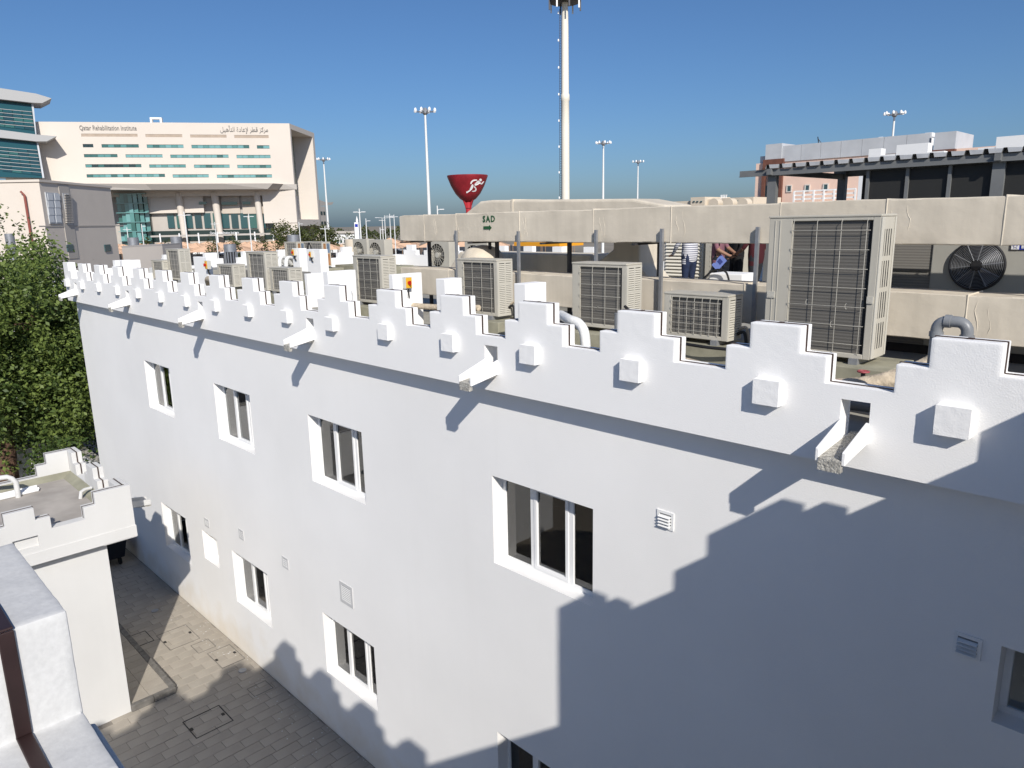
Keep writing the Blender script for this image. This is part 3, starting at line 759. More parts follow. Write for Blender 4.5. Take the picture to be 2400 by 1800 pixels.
def make_fan_ac(label):
    Wd, Dp, Hh = .95, .36, .95
    t = thing('fan_condenser', label, 'air conditioner')
    x0, x1, y0, y1 = -Wd/2, Wd/2, -Dp/2, Dp/2
    c = MB(); n = 28; cx, cz, R_ = -.1, .5, .36
    # front panel with a round opening
    ring = [(cx+R_*math.cos(2*math.pi*q/n), y0, cz+R_*math.sin(2*math.pi*q/n)) for q in range(n)]
    outer = []
    for q in range(n):
        a = 2*math.pi*q/n; dx, dz = math.cos(a), math.sin(a)
        s1 = min(((x1-cx)/dx if dx > 1e-6 else (x0-cx)/dx if dx < -1e-6 else 9), ((Hh-cz)/dz if dz > 1e-6 else (.06-cz)/dz if dz < -1e-6 else 9))
        outer.append((cx+dx*s1, y0, cz+dz*s1))
    c.add(ring+outer, [(q, (q+1) % n, n+(q+1) % n, n+q) for q in range(n)])
    for (a, b_) in (((x0, Hh), (x1, Hh)), ):
        pass
    c.box(x0, x1, y0+.2, y1, .06, Hh)
    c.quad((x0, y0, .06), (x0, y0+.2, .06), (x0, y0+.2, Hh), (x0, y0, Hh)).quad((x1, y0, .06), (x1, y0+.2, .06), (x1, y0+.2, Hh), (x1, y0, Hh)).quad((x0, y0, Hh), (x1, y0, Hh), (x1, y0+.2, Hh), (x0, y0+.2, Hh))
    c.add([(x0, y0, .06), (x1, y0, .06), (x0, y0, Hh), (x1, y0, Hh)]+[], [])
    for (X, Z, i0) in ((x1, Hh, 0), (x0, Hh, 1), (x0, .06, 2), (x1, .06, 3)):
        a0 = [q for q in range(n)]
        best = sorted(a0, key=lambda q: (outer[q][0]-X)**2+(outer[q][2]-Z)**2)[:2]
        c.add([outer[best[0]], outer[best[1]], (X, y0, Z)], [(0, 1, 2)])
    c.build('cabinet', 'ac_beige', t, local=True)
    c = MB(); c.box(cx-R_, cx+R_, y0+.18, y0+.19, cz-R_, cz+R_); c.build('fan_cavity', 'ac_dark', t, local=True)
    g_ = MB()
    for q in range(16):
        a = 2*math.pi*q/16
        g_.tube([(cx+.07*math.cos(a), y0-.012, cz+.07*math.sin(a)), (cx+R_*math.cos(a), y0-.006, cz+R_*math.sin(a))], .005, 4)
    for rr in (.15, .22, .29, .36):
        g_.tube([(cx+rr*math.cos(2*math.pi*q/20), y0-.01, cz+rr*math.sin(2*math.pi*q/20)) for q in range(21)], .004, 4)
    tag(g_.build('wire_guard', 'ac_wire', t, local=True), kind='stuff')
    g_ = MB(); g_.tube([(cx, y0-.022, cz), (cx, y0+.1, cz)], .085, 16); g_.build('hub', 'ac_beige2', t, local=True)
    for q in range(3):
        a = 2*math.pi*q/3+.3
        b_ = MB(); pts = []
        for (rr, da, yy) in ((.08, -.3, .06), (.34, -.55, .03), (.35, .3, .12), (.08, .35, .12)):
            pts.append((cx+rr*math.cos(a+da), y0+yy, cz+rr*math.sin(a+da)))
        b_.add(pts, [(0, 1, 2, 3)]); b_.build('fan_blade', 'steel_dark', t, local=True)
    for xx in (x0+.12, x1-.2):
        k = MB(); k.box(xx, xx+.09, y0-.03, y1+.03, 0, .062); k.build('foot', 'galv', t, local=True)
    return t

def plinth(x0, x1, y0, y1, h, label):
    q = MB(); q.box(x0, x1, y0, y1, RZ+.001, RZ+h)
    tag(q.build('plinth', 'plinth', None, bevel=.012), label, 'plinth', 'concrete plinths under the roof units')
PT = .24
TY = 2.03           # front of the unit row
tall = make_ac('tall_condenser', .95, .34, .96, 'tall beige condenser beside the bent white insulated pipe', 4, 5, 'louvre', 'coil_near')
def put_ac(src, xr, y, label, first=False, h=PT):
    Wd = .90 if src.name.startswith('small') else .95
    loc = (xr-Wd/2, y+.17, RZ+h)
    if first:
        src.location = loc; WM[src.name] = Matrix.Translation(Vector(loc)); src['label'] = label
        return src
    return place_copy(src, loc, 0, label)
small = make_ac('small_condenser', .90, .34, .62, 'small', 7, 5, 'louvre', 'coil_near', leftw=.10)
GRP_T, GRP_S = 'tall condensers along the parapet', 'small condensers along the parapet'
tall['group'] = GRP_T; small['group'] = GRP_S
put_ac(tall, -5.98, TY, 'tall beige condenser beside the bent white insulated pipe', True)
put_ac(tall, -8.50, TY, 'tall beige condenser between two white piers, under the green lettering')
put_ac(tall, -11.66, TY, 'tall beige condenser with white pipe bend before it, next to the switch pier')
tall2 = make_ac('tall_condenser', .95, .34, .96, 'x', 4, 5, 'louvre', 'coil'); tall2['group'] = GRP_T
put_ac(tall2, -16.55, TY+.1, 'tall beige condenser standing between two small condensers', True)
put_ac(tall2, -22.2, TY+.25, 'tall beige condenser next to the smallest far condenser near the building end')
put_ac(small, -4.47, TY, 'small beige condenser with black cable looping along its base', True)
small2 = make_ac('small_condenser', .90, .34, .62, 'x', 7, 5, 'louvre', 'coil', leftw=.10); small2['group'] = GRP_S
put_ac(small2, -15.45, TY+.1, 'small beige condenser with a white panel against its louvred side', True)
put_ac(small2, -18.35, TY+.1, 'small beige condenser with insulated pipe bend at its foot')
put_ac(small2, -23.15, TY+.1, 'small beige condenser nearest the end of the building')
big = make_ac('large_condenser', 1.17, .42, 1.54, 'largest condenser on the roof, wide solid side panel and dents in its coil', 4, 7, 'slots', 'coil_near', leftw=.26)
big.location = (-2.74-1.17/2, 1.86+.21, RZ+.24); WM[big.name] = Matrix.Translation(big.location)
for q, (xx, zz) in enumerate(((-.12, .62), (.30, .60), (.16, .40), (-.12, .18))):
    k = MB(); k.lathe([(0, 0), (.016, .001), (.022, .004)], (0, 0, 0), 10, False)
    o = k.build('coil_dent', 'ac_wire', big, local=True, smooth=True); o.location = (xx, -.1785, zz); o.rotation_euler = (math.pi/2, 0, 0); o.scale = (.7, 1.5, 1)
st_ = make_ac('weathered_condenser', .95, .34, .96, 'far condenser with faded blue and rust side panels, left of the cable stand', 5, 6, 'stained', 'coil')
st_.location = (-27.3+.8, 8.3, RZ+.24); WM[st_.name] = Matrix.Translation(st_.location); st_['group'] = 'weathered condensers at the rear of the roof'
place_copy(st_, (-24.9, 8.45, RZ+.24), 0, 'far condenser with faded side panels and a black cable bent over it')
place_copy(st_, (-25.7, 8.6, RZ+.24), 0, 'far condenser half hidden behind the one with the bent cable')
fan = make_fan_ac('fan-side condenser at the rear of the roof showing its round grille')
fan.location = (-24.6, 10.2, RZ+.3); WM[fan.name] = Matrix.Translation(fan.location); fan['group'] = 'fan-side condensers at the rear of the roof'
place_copy(fan, (-22.6, 9.6, RZ+.3), 0, 'fan-side condenser with stickers on its end, before the tan shades')
place_copy(fan, (-18.3, 9.0, RZ+.3), 0, 'fan-side condenser seen beneath the left part of the duct')
place_copy(fan, (-15.9, 8.4, RZ+.3), 0, 'fan-side condenser seen beneath the duct beside the dome cowl')
for (a, b_, ya, yb, lab) in ((-12.75, -11.5, 1.85, 2.6, 'olive concrete plinth under the tall condenser by the switch pier'), (-9.6, -8.3, 1.85, 2.6, 'olive concrete plinth under the tall condenser below the green lettering'),
                             (-7.1, -5.75, 1.85, 2.6, 'olive concrete plinth under the tall condenser by the bent pipe'), (-5.6, -4.2, 1.85, 2.6, 'olive concrete plinth under the small condenser with the black cable'),
                             (-4.05, -2.5, 1.7, 2.5, 'olive concrete plinth under the largest condenser'), (-19.6, -15.1, 1.95, 2.7, 'long olive concrete plinth under three condensers in a row'), (-24.0, -21.9, 2.0, 2.8, 'olive concrete plinth under the last two condensers'),
                             (-27.2, -24.2, 8.0, 9.0, 'olive concrete plinth under the weathered condensers')):
    plinth(a, b_, ya, yb, PT-.001, lab)
plinth(-25.3, -22.0, 9.3, 10.6, .299, 'concrete plinth under the two far fan-side condensers')
plinth(-19.0, -15.2, 8.1, 9.3, .299, 'concrete plinth under the fan-side condensers below the duct')

# white plastered piers with isolator switches
def pier(x, y, top, label, wx=.22, wy=.34):
    t = thing('service_pier', label, 'pier', (x-wx/2, y+wy/2, RZ), group='white piers behind the battlements')
    q = MB(); q.box(x-wx, x, y, y+wy, RZ, top); q.build('shaft', 'white_plaster', t, bevel=.01)
    return t
pier(-8.66, 1.1, 8.5, 'white plastered pier left of the condenser below the green lettering')
pier(-6.98, 1.12, 8.5, 'white plastered pier right of the condenser below the green lettering', wy=.42)
pier(-12.05, 1.12, 8.5, 'white plastered pier left of the condenser by the switch', wx=.17, wy=.6)
pier(-10.36, 1.36, 8.49, 'white plastered pier carrying a yellow and red switch, with a pipe beside', wx=.12, wy=.62)
pier(-22.9, .95, 8.47, 'white plastered pier near the end of the building', wy=.5)
pier(-14.75, 2.2, 8.30, 'white panel-like pier beside a small condenser', wx=.12, wy=.5)
pier(-20.3, 2.3, 8.55, 'white pier carrying the yellow switch between the far condensers', wx=.9, wy=.15)
pier(-24.35, 7.3, 8.55, 'white pier carrying a switch before the weathered condensers', wx=.5, wy=.3)
pier(-22.4, 7.0, 8.55, 'white pier carrying a switch before the fan-side condensers', wx=.9, wy=.3)
def isolator(x, y, z, label, s_=1.0, face='x'):
    t = thing('isolator_switch', label, 'switch', (x, y, z), 0 if face == 'x' else -math.pi/2, group='yellow and red isolator switches')
    q = MB(); q.box(0, .09*s_, -.07*s_, .07*s_, 0, .2*s_); q.build('housing', 'iso_grey', t, local=True, bevel=.006)
    q = MB(); q.box(.0902*s_, .102*s_, -.06*s_, .06*s_, .012*s_, .19*s_); q.build('front_plate', 'iso_yellow', t, local=True, bevel=.004)
    q = MB(); q.tube([(.102*s_, 0, .1*s_), (.125*s_, 0, .1*s_)], .034*s_, 12); q.box(.124*s_, .15*s_, -.011*s_, .011*s_, .065*s_, .135*s_); q.build('knob', 'iso_red', t, local=True)
    for d in (-.03, .02):
        q = MB(); q.tube([(.05*s_, d*s_, 0), (.05*s_, d*s_, -.07*s_), (.02*s_, (d+.03)*s_, -.16*s_)], .012*s_, 6); q.build('cable_gland', 'cable', t, local=True)
isolator(-10.359, 1.62, 8.24, 'yellow and red switch on the pier by the pipe with the tie', 1.0)
isolator(-20.1, 2.299, 8.24, 'yellow and red switch between the far tall condenser and a small one', 1.15, 'y')
isolator(-24.6, 7.298, 8.30, 'yellow and red switch in front of the weathered condensers', 1.15, 'y')
isolator(-22.9, 6.998, 8.28, 'yellow and red switch in front of the fan-side condensers', 1.0, 'y')

# ducts
DY = 3.0
def wrapped_duct(name, label, x0, x1, y0, y1, z0, z1, rnd=.05, seams=(), sag=0.005, endl=0):
    t = thing(name, label, 'duct', ((x0+x1)/2, (y0+y1)/2, z0))
    n = int((x1-x0)/.16)
    rng = random.Random(int(abs(x0)*100))
    prof = []
    for (cy, cz, a0) in ((y1-rnd, z1-rnd, 0), (y0+rnd, z1-rnd, 90), (y0+rnd, z0+rnd, 180), (y1-rnd, z0+rnd, 270)):
        for q in range(5):
            a = math.radians(a0+90*q/4); prof.append((cy+rnd*math.cos(a), cz+rnd*math.sin(a)))
    # extra points along the tall faces for an uneven wrap
    dense = []
    for k in range(len(prof)):
        a, b_ = prof[k], prof[(k+1) % len(prof)]
        m_ = max(1, int(math.dist(a, b_)/.1))
        for q in range(m_): dense.append((a[0]+(b_[0]-a[0])*q/m_, a[1]+(b_[1]-a[1])*q/m_))
    vs_, fs = [], []
    P_ = len(dense)
    cy, cz = (y0+y1)/2, (z0+z1)/2
    for i_ in range(n+1):
        xx = x0+(x1-x0)*i_/n
        k = 1.0
        if i_ == 0 and endl: k = 1-.05
        dz = sag*math.sin(i_*.37+x0)+rng.uniform(-.003, .003)
        for (yy, zz) in dense:
            j = rng.gauss(0, .0018)
            vs_.append((xx, cy+(yy-cy)*k+j, cz+(zz-cz)*k+dz+rng.gauss(0, .001)))
    for i_ in range(n):
        for q in range(P_):
            fs.append((i_*P_+q, i_*P_+(q+1) % P_, (i_+1)*P_+(q+1) % P_, (i_+1)*P_+q))
    fs.append(tuple(range(P_-1, -1, -1))); fs.append(tuple(range(n*P_, n*P_+P_)))
    d = MB(); d.add(vs_, fs); o = d.build('casing', 'duct_wrap', t, smooth=True); o.modifiers['edges'].split_angle = .3
    for sx in seams:
        q = MB(); w_ = rng.uniform(.012, .02)
        q.box(sx, sx+w_, y0-.0065, y1+.006, z0-.0065, z1+.008); q.build('seam_band', 'duct_wrap', t, bevel=.008)
        for e_ in range(2):                     # wrinkles of the wrapped cloth next to a joint
            xx = sx+rng.uniform(.05, .4); za = z0+.04+rng.random()*.1; zb = z1-.03-rng.random()*.15
            q = MB(); q.tube([(xx+rng.gauss(0, .004)+.02*math.sin(k_*.6+e_), y0+.0015, za+(zb-za)*k_/9) for k_ in range(10)], [.001, .004, .005, .004, .006, .005, .004, .005, .003, .001], 6)
            q.build('wrinkle', 'duct_wrap', t, smooth=True)
    return t
up = wrapped_duct('supply_duct', 'beige wrapped upper duct with the green lettering, spanning the roof', -12.35, 4.0, DY, DY+.62, 8.99, 9.49, .016, (-11.55, -10.6, -8.95, -7.35, -5.95, -4.35, -3.1, -1.95), endl=1)
lo_ = wrapped_duct('return_duct', 'beige wrapped lower duct running under the one with lettering', -12.4, 4.0, DY+.02, DY+.58, 7.95, 8.46, .014, (-10.9, -9.2, -7.4, -6.2, -4.8, -3.4, -2.2))
mT = Matrix(((1, 0, 0, -9.85), (0, 0, -1, DY-.006), (0, 1, 0, 9.335), (0, 0, 0, 1)))
text_mesh('SAD', .15, .003, 'sign_green', up, mT, 'lettering', 'LEFT', 1.25, None, .003)
q = MB(); q.prism([(-9.83, 9.21), (-9.68, 9.21), (-9.68, 9.19), (-9.62, 9.235), (-9.68, 9.28), (-9.68, 9.26), (-9.83, 9.26)], 'xz', DY-.012, DY-.007); q.build('arrow_mark', 'sign_green', up)
# higher transition piece behind
hd = thing('duct_offset', 'beige wrapped duct hump rising behind the upper duct', 'duct', (-9, 5, RZ))
q = MB()
q.prism([(-12.4, 9.0), (-12.4, 9.5), (-11.85, 9.765), (-11.5, 9.78), (-7.9, 9.68), (-7.2, 9.55), (-7.2, 9.0)], 'xz', 4.75, 5.6)
q.build('casing', 'duct_wrap', hd, bevel=.05, segs=3)
q = MB(); q.box(-10.9, -10.85, 4.738, 5.61, 9.0, 9.775); q.build('seam_band', 'duct_wrap', hd)
for xx in (-12.0, -7.6):
    q = MB(); q.box(xx, xx+.05, 5.1, 5.15, RZ, 9.01); q.build('support_post', 'frame_dark', hd)
# ducts and cowl seen between the two long ducts
rd = thing('rear_duct', 'beige duct bend standing behind the lower duct under the hump', 'duct', (-8.6, 6.3, RZ))
q = MB(); q.prism([(-9.9, 7.6), (-9.9, 8.3), (-9.2, 8.75), (-9.2, 9.4), (-8.55, 9.4), (-8.55, 8.45), (-8.2, 8.1), (-8.2, 7.6)], 'xz', 5.9, 6.6); q.build('casing', 'duct_wrap', rd, bevel=.04)
q = MB(); q.box(-14.4, -10.1, 6.3, 7.0, 8.2, 8.62).prism([(-14.4, 8.2), (-14.4, 8.6), (-14.9, 8.1), (-14.9, 7.6), (-14.2, 7.6)], 'xz', 6.3, 7.0); q.build('branch', 'duct_wrap', rd, bevel=.04)
cw = thing('roof_cowl', 'beige wrapped dome-shaped cowl behind the left end of the ducts', 'cowl', (-11.9, 5.0, RZ))
q = MB(); q.lathe([(.52, 0), (.52, .9), (.48, 1.05), (.36, 1.2), (.18, 1.27), (0.01, 1.29)], (-12.3, 5.2, RZ), 18); q.build('casing', 'duct_wrap', cw, smooth=True)
# strut frames carrying the ducts
for k, (xx, top) in enumerate(((-10.55, 9.19), (-8.93, 9.17), (-7.25, 9.18), (-6.06, 9.19), (-4.61, 9.2), (-1.25, 9.2))):
    lab = ['thin galvanised strut post under the lettering, left of the others', 'galvanised strut post right of the lettering', 'galvanised strut post behind the tall condenser with the bent pipe', 'galvanised strut post between the tall and the small condenser', 'galvanised strut post beside the largest condenser', 'galvanised strut post beyond the grey pipe loop'][k]
    t = thing('strut_post', lab, 'post', (xx, DY-.05, RZ), group='strut posts in front of the ducts')
    q = MB(); q.box(xx-.022, xx+.022, DY-.062, DY-.054, RZ, top).box(xx-.022, xx-.015, DY-.054, DY-.02, RZ, top).box(xx+.015, xx+.022, DY-.054, DY-.02, RZ, top); q.build('channel', 'galv', t)
    q = MB(); q.box(xx-.07, xx+.07, DY-.10, DY-.0, RZ, RZ+.012); q.build('base_plate', 'galv', t)
for k, xx in enumerate((-12.25, -10.2, -8.4, -6.55, -3.9)):
    t = thing('rear_post', ['dark frame post at the free end of the ducts', 'dark frame post behind the ducts beneath the lettering', 'dark frame post behind the ducts right of the lettering', 'dark frame post behind the ducts beside the people', 'dark frame post behind the ducts next to the fan unit'][k], 'post', (xx, DY+.66, RZ), group='dark posts behind the ducts')
    q = MB(); q.box(xx-.028, xx+.028, DY+.632, DY+.69, RZ, 8.99); q.build('shaft', 'frame_dark', t)
    q = MB(); q.box(xx-.03, xx+.03, DY-.05, DY+.72, 8.955, 8.985); q.build('cross_arm', 'frame_dark', t)
    q = MB(); q.box(xx-.03, xx+.03, DY-.05, DY+.72, 7.91, 7.94); q.build('lower_arm', 'frame_dark', t)
    for zz in (RZ+.001,):
        q = MB(); q.box(xx-.03, xx+.03, DY-.045, DY-.0, RZ, 7.91); q.build('leg', 'frame_dark', t)

# air handling unit with round fan and blue sign
ah = thing('air_handler', 'grey air handling unit with large round fan guard and blue sign', 'air handler', (-1.2, 5.0, RZ))
q = MB(); q.box(-2.95, 1.5, 4.3, 5.9, RZ+.12, 9.32); q.build('casing', 'ahu_grey', ah, bevel=.01)
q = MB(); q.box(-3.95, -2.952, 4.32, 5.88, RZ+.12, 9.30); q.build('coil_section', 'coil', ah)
for zz in (8.2, 8.62, 9.0):
    q = MB(); q.box(-3.96, -2.953, 4.295, 4.318, zz, zz+.018); q.build('guard_rail', 'steel_dark', ah)
q = MB(); q.box(-3.5, -3.42, 4.29, 4.317, 7.8, 9.29); q.build('guard_stile', 'steel_dark', ah)
q = MB(); q.box(-4.0, 1.55, 4.35, 5.85, RZ, RZ+.12); q.build('base_rail', 'frame_dark', ah)
fc = (-2.44, 4.3, 8.70)
q = MB(); q.tube([(fc[0], 4.296, fc[2]), (fc[0], 4.2985, fc[2])], .285, 40); q.build('fan_opening', 'ac_dark', ah)
q = MB(); q.tube([(fc[0]+.29*math.cos(a), 4.27, fc[2]+.29*math.sin(a)) for a in [2*math.pi*k/48 for k in range(49)]], .016, 8); q.build('fan_ring', 'steel_dark', ah, smooth=True)
q = MB()
for rr in [.075+.0165*k for k in range(13)]:
    q.tube([(fc[0]+rr*math.cos(a), 4.235+.12*(rr/.29)**2*.25, fc[2]+rr*math.sin(a)) for a in [2*math.pi*k/40 for k in range(41)]], .0022, 4)
for k in range(10):
    a = 2*math.pi*k/10+.15
    q.tube([(fc[0]+.06*math.cos(a), 4.232, fc[2]+.06*math.sin(a)), (fc[0]+.29*math.cos(a), 4.262, fc[2]+.29*math.sin(a))], .0045, 5)
tag(q.build('fan_guard', 'galv', ah), kind='stuff')
q = MB(); q.tube([(fc[0], 4.226, fc[2]), (fc[0], 4.29, fc[2])], .056, 20); q.build('fan_motor', 'steel_dark', ah, smooth=True)
for k in range(5):
    a = 2*math.pi*k/5+.5
    pts = [(fc[0]+rr*math.cos(a+da), 4.262+yy, fc[2]+rr*math.sin(a+da)) for rr, da, yy in ((.06, -.25, .02), (.16, -.4, .006), (.27, -.42, 0), (.275, .22, .03), (.16, .3, .032), (.06, .35, .03))]
    q = MB(); q.add(pts, [(0, 1, 2, 3, 4, 5)]); q.build('fan_blade', 'fan_blade', ah)
q = MB(); q.box(-2.115, -1.05, 4.285, 4.2985, 8.892, 8.968); q.build('sign_plate', 'sign_blue', ah)
q = MB(); q.box(-2.113, -2.035, 4.281, 4.2848, 8.895, 8.965); q.build('sign_badge', 'paint_white', ah)
star = [(-2.074+(.031 if k % 2 == 0 else .013)*math.sin(math.pi*k/5), 8.929+(.031 if k % 2 == 0 else .014)*math.cos(math.pi*k/5)) for k in range(10)]
q = MB(); q.prism(star, 'xz', 4.279, 4.2808); q.build('star_mark', 'sign_blue', ah)
star = [(-2.074+(.020 if k % 2 == 0 else .009)*math.sin(math.pi*k/5), 8.929+(.020 if k % 2 == 0 else .009)*math.cos(math.pi*k/5)) for k in range(10)]
q = MB(); q.prism(star, 'xz', 4.2775, 4.2788); q.build('star_centre', 'paint_white', ah)
text_mesh('BLUE', .062, .002, 'paint_white', ah, Matrix(((1, 0, 0, -2.015), (0, 0, -1, 4.283), (0, 1, 0, 8.909), (0, 0, 0, 1))), 'lettering', 'LEFT', 1.05, None, .002)

# pipes, cables, valves near the parapet
def pipe(name, label, pts, r_, m_, n=10, cat='pipe', grp=None, bez=True):
    P_ = [Vector(p) for p in pts]
    if bez and len(P_) > 2:
        out = []
        for k in range(len(P_)-1):
            p0, p1, p2, p3 = P_[max(k-1, 0)], P_[k], P_[k+1], P_[min(k+2, len(P_)-1)]
            for q in range(6):
                t = q/6
                out.append(.5*((2*p1)+(p2-p0)*t+(2*p0-5*p1+4*p2-p3)*t*t+(3*p1-p0-3*p2+p3)*t**3))
        out.append(P_[-1]); P_ = out
    q = MB(); q.tube(P_, r_, n)
    return tag(q.build(name, m_, None, smooth=True), label, cat, grp)
pipe('insulated_pipe', 'bent white insulated pipe dipping to the roof before the tall condenser', [(-6.5, 1.3, 8.1), (-6.05, .95, 8.11), (-5.85, .9, 8.08), (-5.72, .86, 7.95), (-5.69, .85, 7.56)], .062, 'pipe_white', 12)
pipe('insulated_pipe', 'bent white insulated pipe before the condenser by the switch pier', [(-12.3, 1.6, 8.16), (-11.9, 1.35, 8.17), (-11.35, 1.1, 8.13), (-11.2, 1.0, 8.0), (-11.15, 1.0, 7.56)], .07, 'pipe_white', 12)
pipe('insulated_pipe', 'straight beige insulated pipe with a cable tie beside the switch pier', [(-10.45, 1.75, 7.93), (-9.8, 1.85, 7.93), (-8.75, 1.85, 7.99)], .05, 'insulation', 12)
pipe('insulated_pipe', 'beige insulated pipe looped at the foot of a small far condenser', [(-18.3, 1.5, 7.9), (-18.0, 1.35, 8.1), (-17.5, 1.25, 8.12), (-17.2, 1.2, 8.05), (-17.1, 1.2, 7.6)], .08, 'insulation', 12)
pipe('insulated_pipe', 'beige insulated pipe lying before the small condenser with the black cable', [(-5.3, 1.55, 7.66), (-4.6, 1.4, 7.66), (-4.0, 1.2, 7.64), (-3.4, 1.15, 7.63)], .065, 'insulation', 12)
pipe('insulated_pipe', 'thick beige insulated pipe rising beyond the valves by the largest condenser', [(-3.0, 1.1, 7.66), (-2.55, 1.25, 7.72), (-2.2, 1.5, 7.86), (-1.95, 1.75, 8.05)], .085, 'insulation', 12)
pipe('insulated_pipe', 'thick beige insulated pipe with torn wrap lying under the red valves', [(-3.2, .9, 7.62), (-2.7, .85, 7.69), (-2.2, .75, 7.74), (-1.7, .7, 7.75)], .085, 'insulation', 12)
pipe('insulated_pipe', 'short dark stub of insulated pipe beside the torn wrap', [(-2.6, .62, 7.66), (-2.2, .55, 7.69), (-1.9, .5, 7.69)], .05, 'grey_membrane', 10)
pipe('cable', 'black cable drooping along the foot of the small condenser', [(-5.9, 1.9, 8.2), (-5.45, 1.8, 7.98), (-5.1, 1.75, 7.85), (-4.6, 1.7, 7.82), (-4.1, 1.75, 7.82)], .02, 'cable', 8, 'cable')
pipe('cable', 'black cable bent over the far weathered condenser', [(-24.75, 7.9, 7.8), (-24.72, 7.85, 8.4), (-24.6, 7.85, 8.72), (-24.45, 7.85, 8.5), (-24.2, 7.8, 7.8)], .028, 'cable', 6, 'cable')
pipe('vent_pipe', 'short grey capped pipe beside the bent white pipe', [(-4.98, .55, 7.56), (-4.98, .55, 8.31)], .042, 'pvc_grey', 12, bez=False)
gp = thing('pipe_loop', 'grey plastic pipe loop standing up behind a battlement', 'pipe', (-1.7, .6, RZ))
arc = [(-1.80, .6, 7.56), (-1.80, .6, 8.36)]+[(-1.80+.075-.075*math.cos(a), .6, 8.40+.075*math.sin(a)) for a in [math.pi/2*k/5 for k in range(6)]]+[(-1.66, .6, 8.475), (-1.655+.075*math.sin(0), .6, 8.475)]
arc += [(-1.655+.075*math.sin(a), .6, 8.40+.075*math.cos(a)) for a in [math.pi/2*k/5 for k in range(1, 6)]]+[(-1.58, .6, 8.3), (-1.58, .6, 7.56)]
q = MB(); q.tube(arc, .045, 14); q.build('pipe', 'pvc_grey', gp, smooth=True)
for (a, b_) in (((-1.80, .6, 8.345), (-1.80, .6, 8.385)), ((-1.745, .6, 8.475), (-1.70, .6, 8.475)), ((-1.58, .6, 8.345), (-1.58, .6, 8.375))):
    q = MB(); q.tube([a, b_], .053, 14); q.build('socket_collar', 'pvc_grey', gp, smooth=True)
for k, (xx, yy, zz) in enumerate(((-2.66, 1.5, 7.80), (-2.72, 1.0, 7.775))):
    t = thing('valve', ['red handwheel valve at the foot of the largest condenser', 'smaller red handwheel valve over the torn pipe wrap'][k], 'valve', (xx, yy, zz))
    q = MB(); q.tube([(xx, yy, RZ+.05), (xx, yy, zz)], .022, 8); q.build('stem', 'steel_dark', t)
    q = MB(); q.tube([(xx+.052*math.cos(a), yy+.052*math.sin(a), zz) for a in [2*math.pi*j/16 for j in range(17)]], .009, 6)
    q.box(xx-.05, xx+.05, yy-.008, yy+.008, zz-.006, zz+.006).box(xx-.008, xx+.008, yy-.05, yy+.05, zz-.0055, zz+.0055); q.build('handwheel', 'valve_red', t, smooth=True)
for k in range(3):
    pipe('insulated_pipe', 'white insulated pipe bend in front of the weathered condensers', [(-27.0+.5*k, 8.1, 7.9), (-26.85+.5*k, 7.8, 8.15), (-26.7+.5*k, 7.5, 8.12), (-26.6+.5*k, 7.4, 7.6)], .075, 'pipe_white', 10, grp='pipe bends before the weathered condensers')
# low roof clutter further back
for k, (x0, x1, y0, y1, h, m_) in enumerate(((-21.8, -14.8, 4.6, 5.0, .22, 'roof_olive'), (-15.0, -13.4, 6.8, 9.0, .3, 'plinth'), (-23.8, -20.6, 4.9, 5.6, .4, 'grey_membrane'), (-26.9, -25.2, 4.4, 6.6, .38, 'roof_screed'), (-20.5, -16.0, 6.3, 6.7, .18, 'grey_membrane'))):
    q = MB(); q.box(x0, x1, y0, y1, RZ+.001, RZ+h)
    tag(q.build('roof_upstand', m_, None, bevel=.02), ['long low olive upstand crossing the roof', 'square concrete upstand beneath the duct end', 'grey membrane-covered upstand on the far roof', 'pale upstand near the rear parapet', 'low grey cable trough across the roof'][k], 'upstand')

# small service runs that link the units
for k, (x0, x1, y, z, m_, r_) in enumerate(((-24.0, -15.2, 1.72, 7.62, 'pvc_grey', .022), (-15.0, -8.9, 1.55, 7.60, 'pvc_grey', .022), (-8.0, -3.4, 1.45, 7.60, 'pvc_grey', .025), (-23.8, -12.9, 2.75, 7.66, 'insulation', .045))):
    pipe('conduit', ['thin grey conduit running before the far condensers', 'thin grey conduit running past the switch pier', 'thin grey conduit running before the near condensers', 'long beige insulated line behind the far condensers'][k], [(x0, y, z), ((x0+x1)/2, y+.03, z), (x1, y, z)], r_, m_, 8, 'conduit')
for k, (xr, zz, hgt) in enumerate(((-5.98, 7.98, .3), (-8.50, 7.98, .3), (-11.66, 7.98, .3), (-4.47, 7.92, .18))):
    for j in range(2):
        pipe('refrigerant_line', ['lagged line, one of a pair, dropping from the condenser by the bent pipe', 'lagged line, one of a pair, dropping from the condenser below the lettering', 'lagged line, one of a pair, dropping from the condenser by the switch pier', 'lagged line, one of a pair, dropping from the small condenser with the cable'][k],
             [(xr+.014, TY+.24+.05*j, zz+.05*j), (xr+.10, TY+.25+.05*j, zz+.02+.05*j), (xr+.14, TY+.24+.05*j, zz-.15), (xr+.15, TY+.2, RZ+.04)], .020, 'insulation' if j else 'cable', 8, 'pipe', 'lagged lines at the condensers')

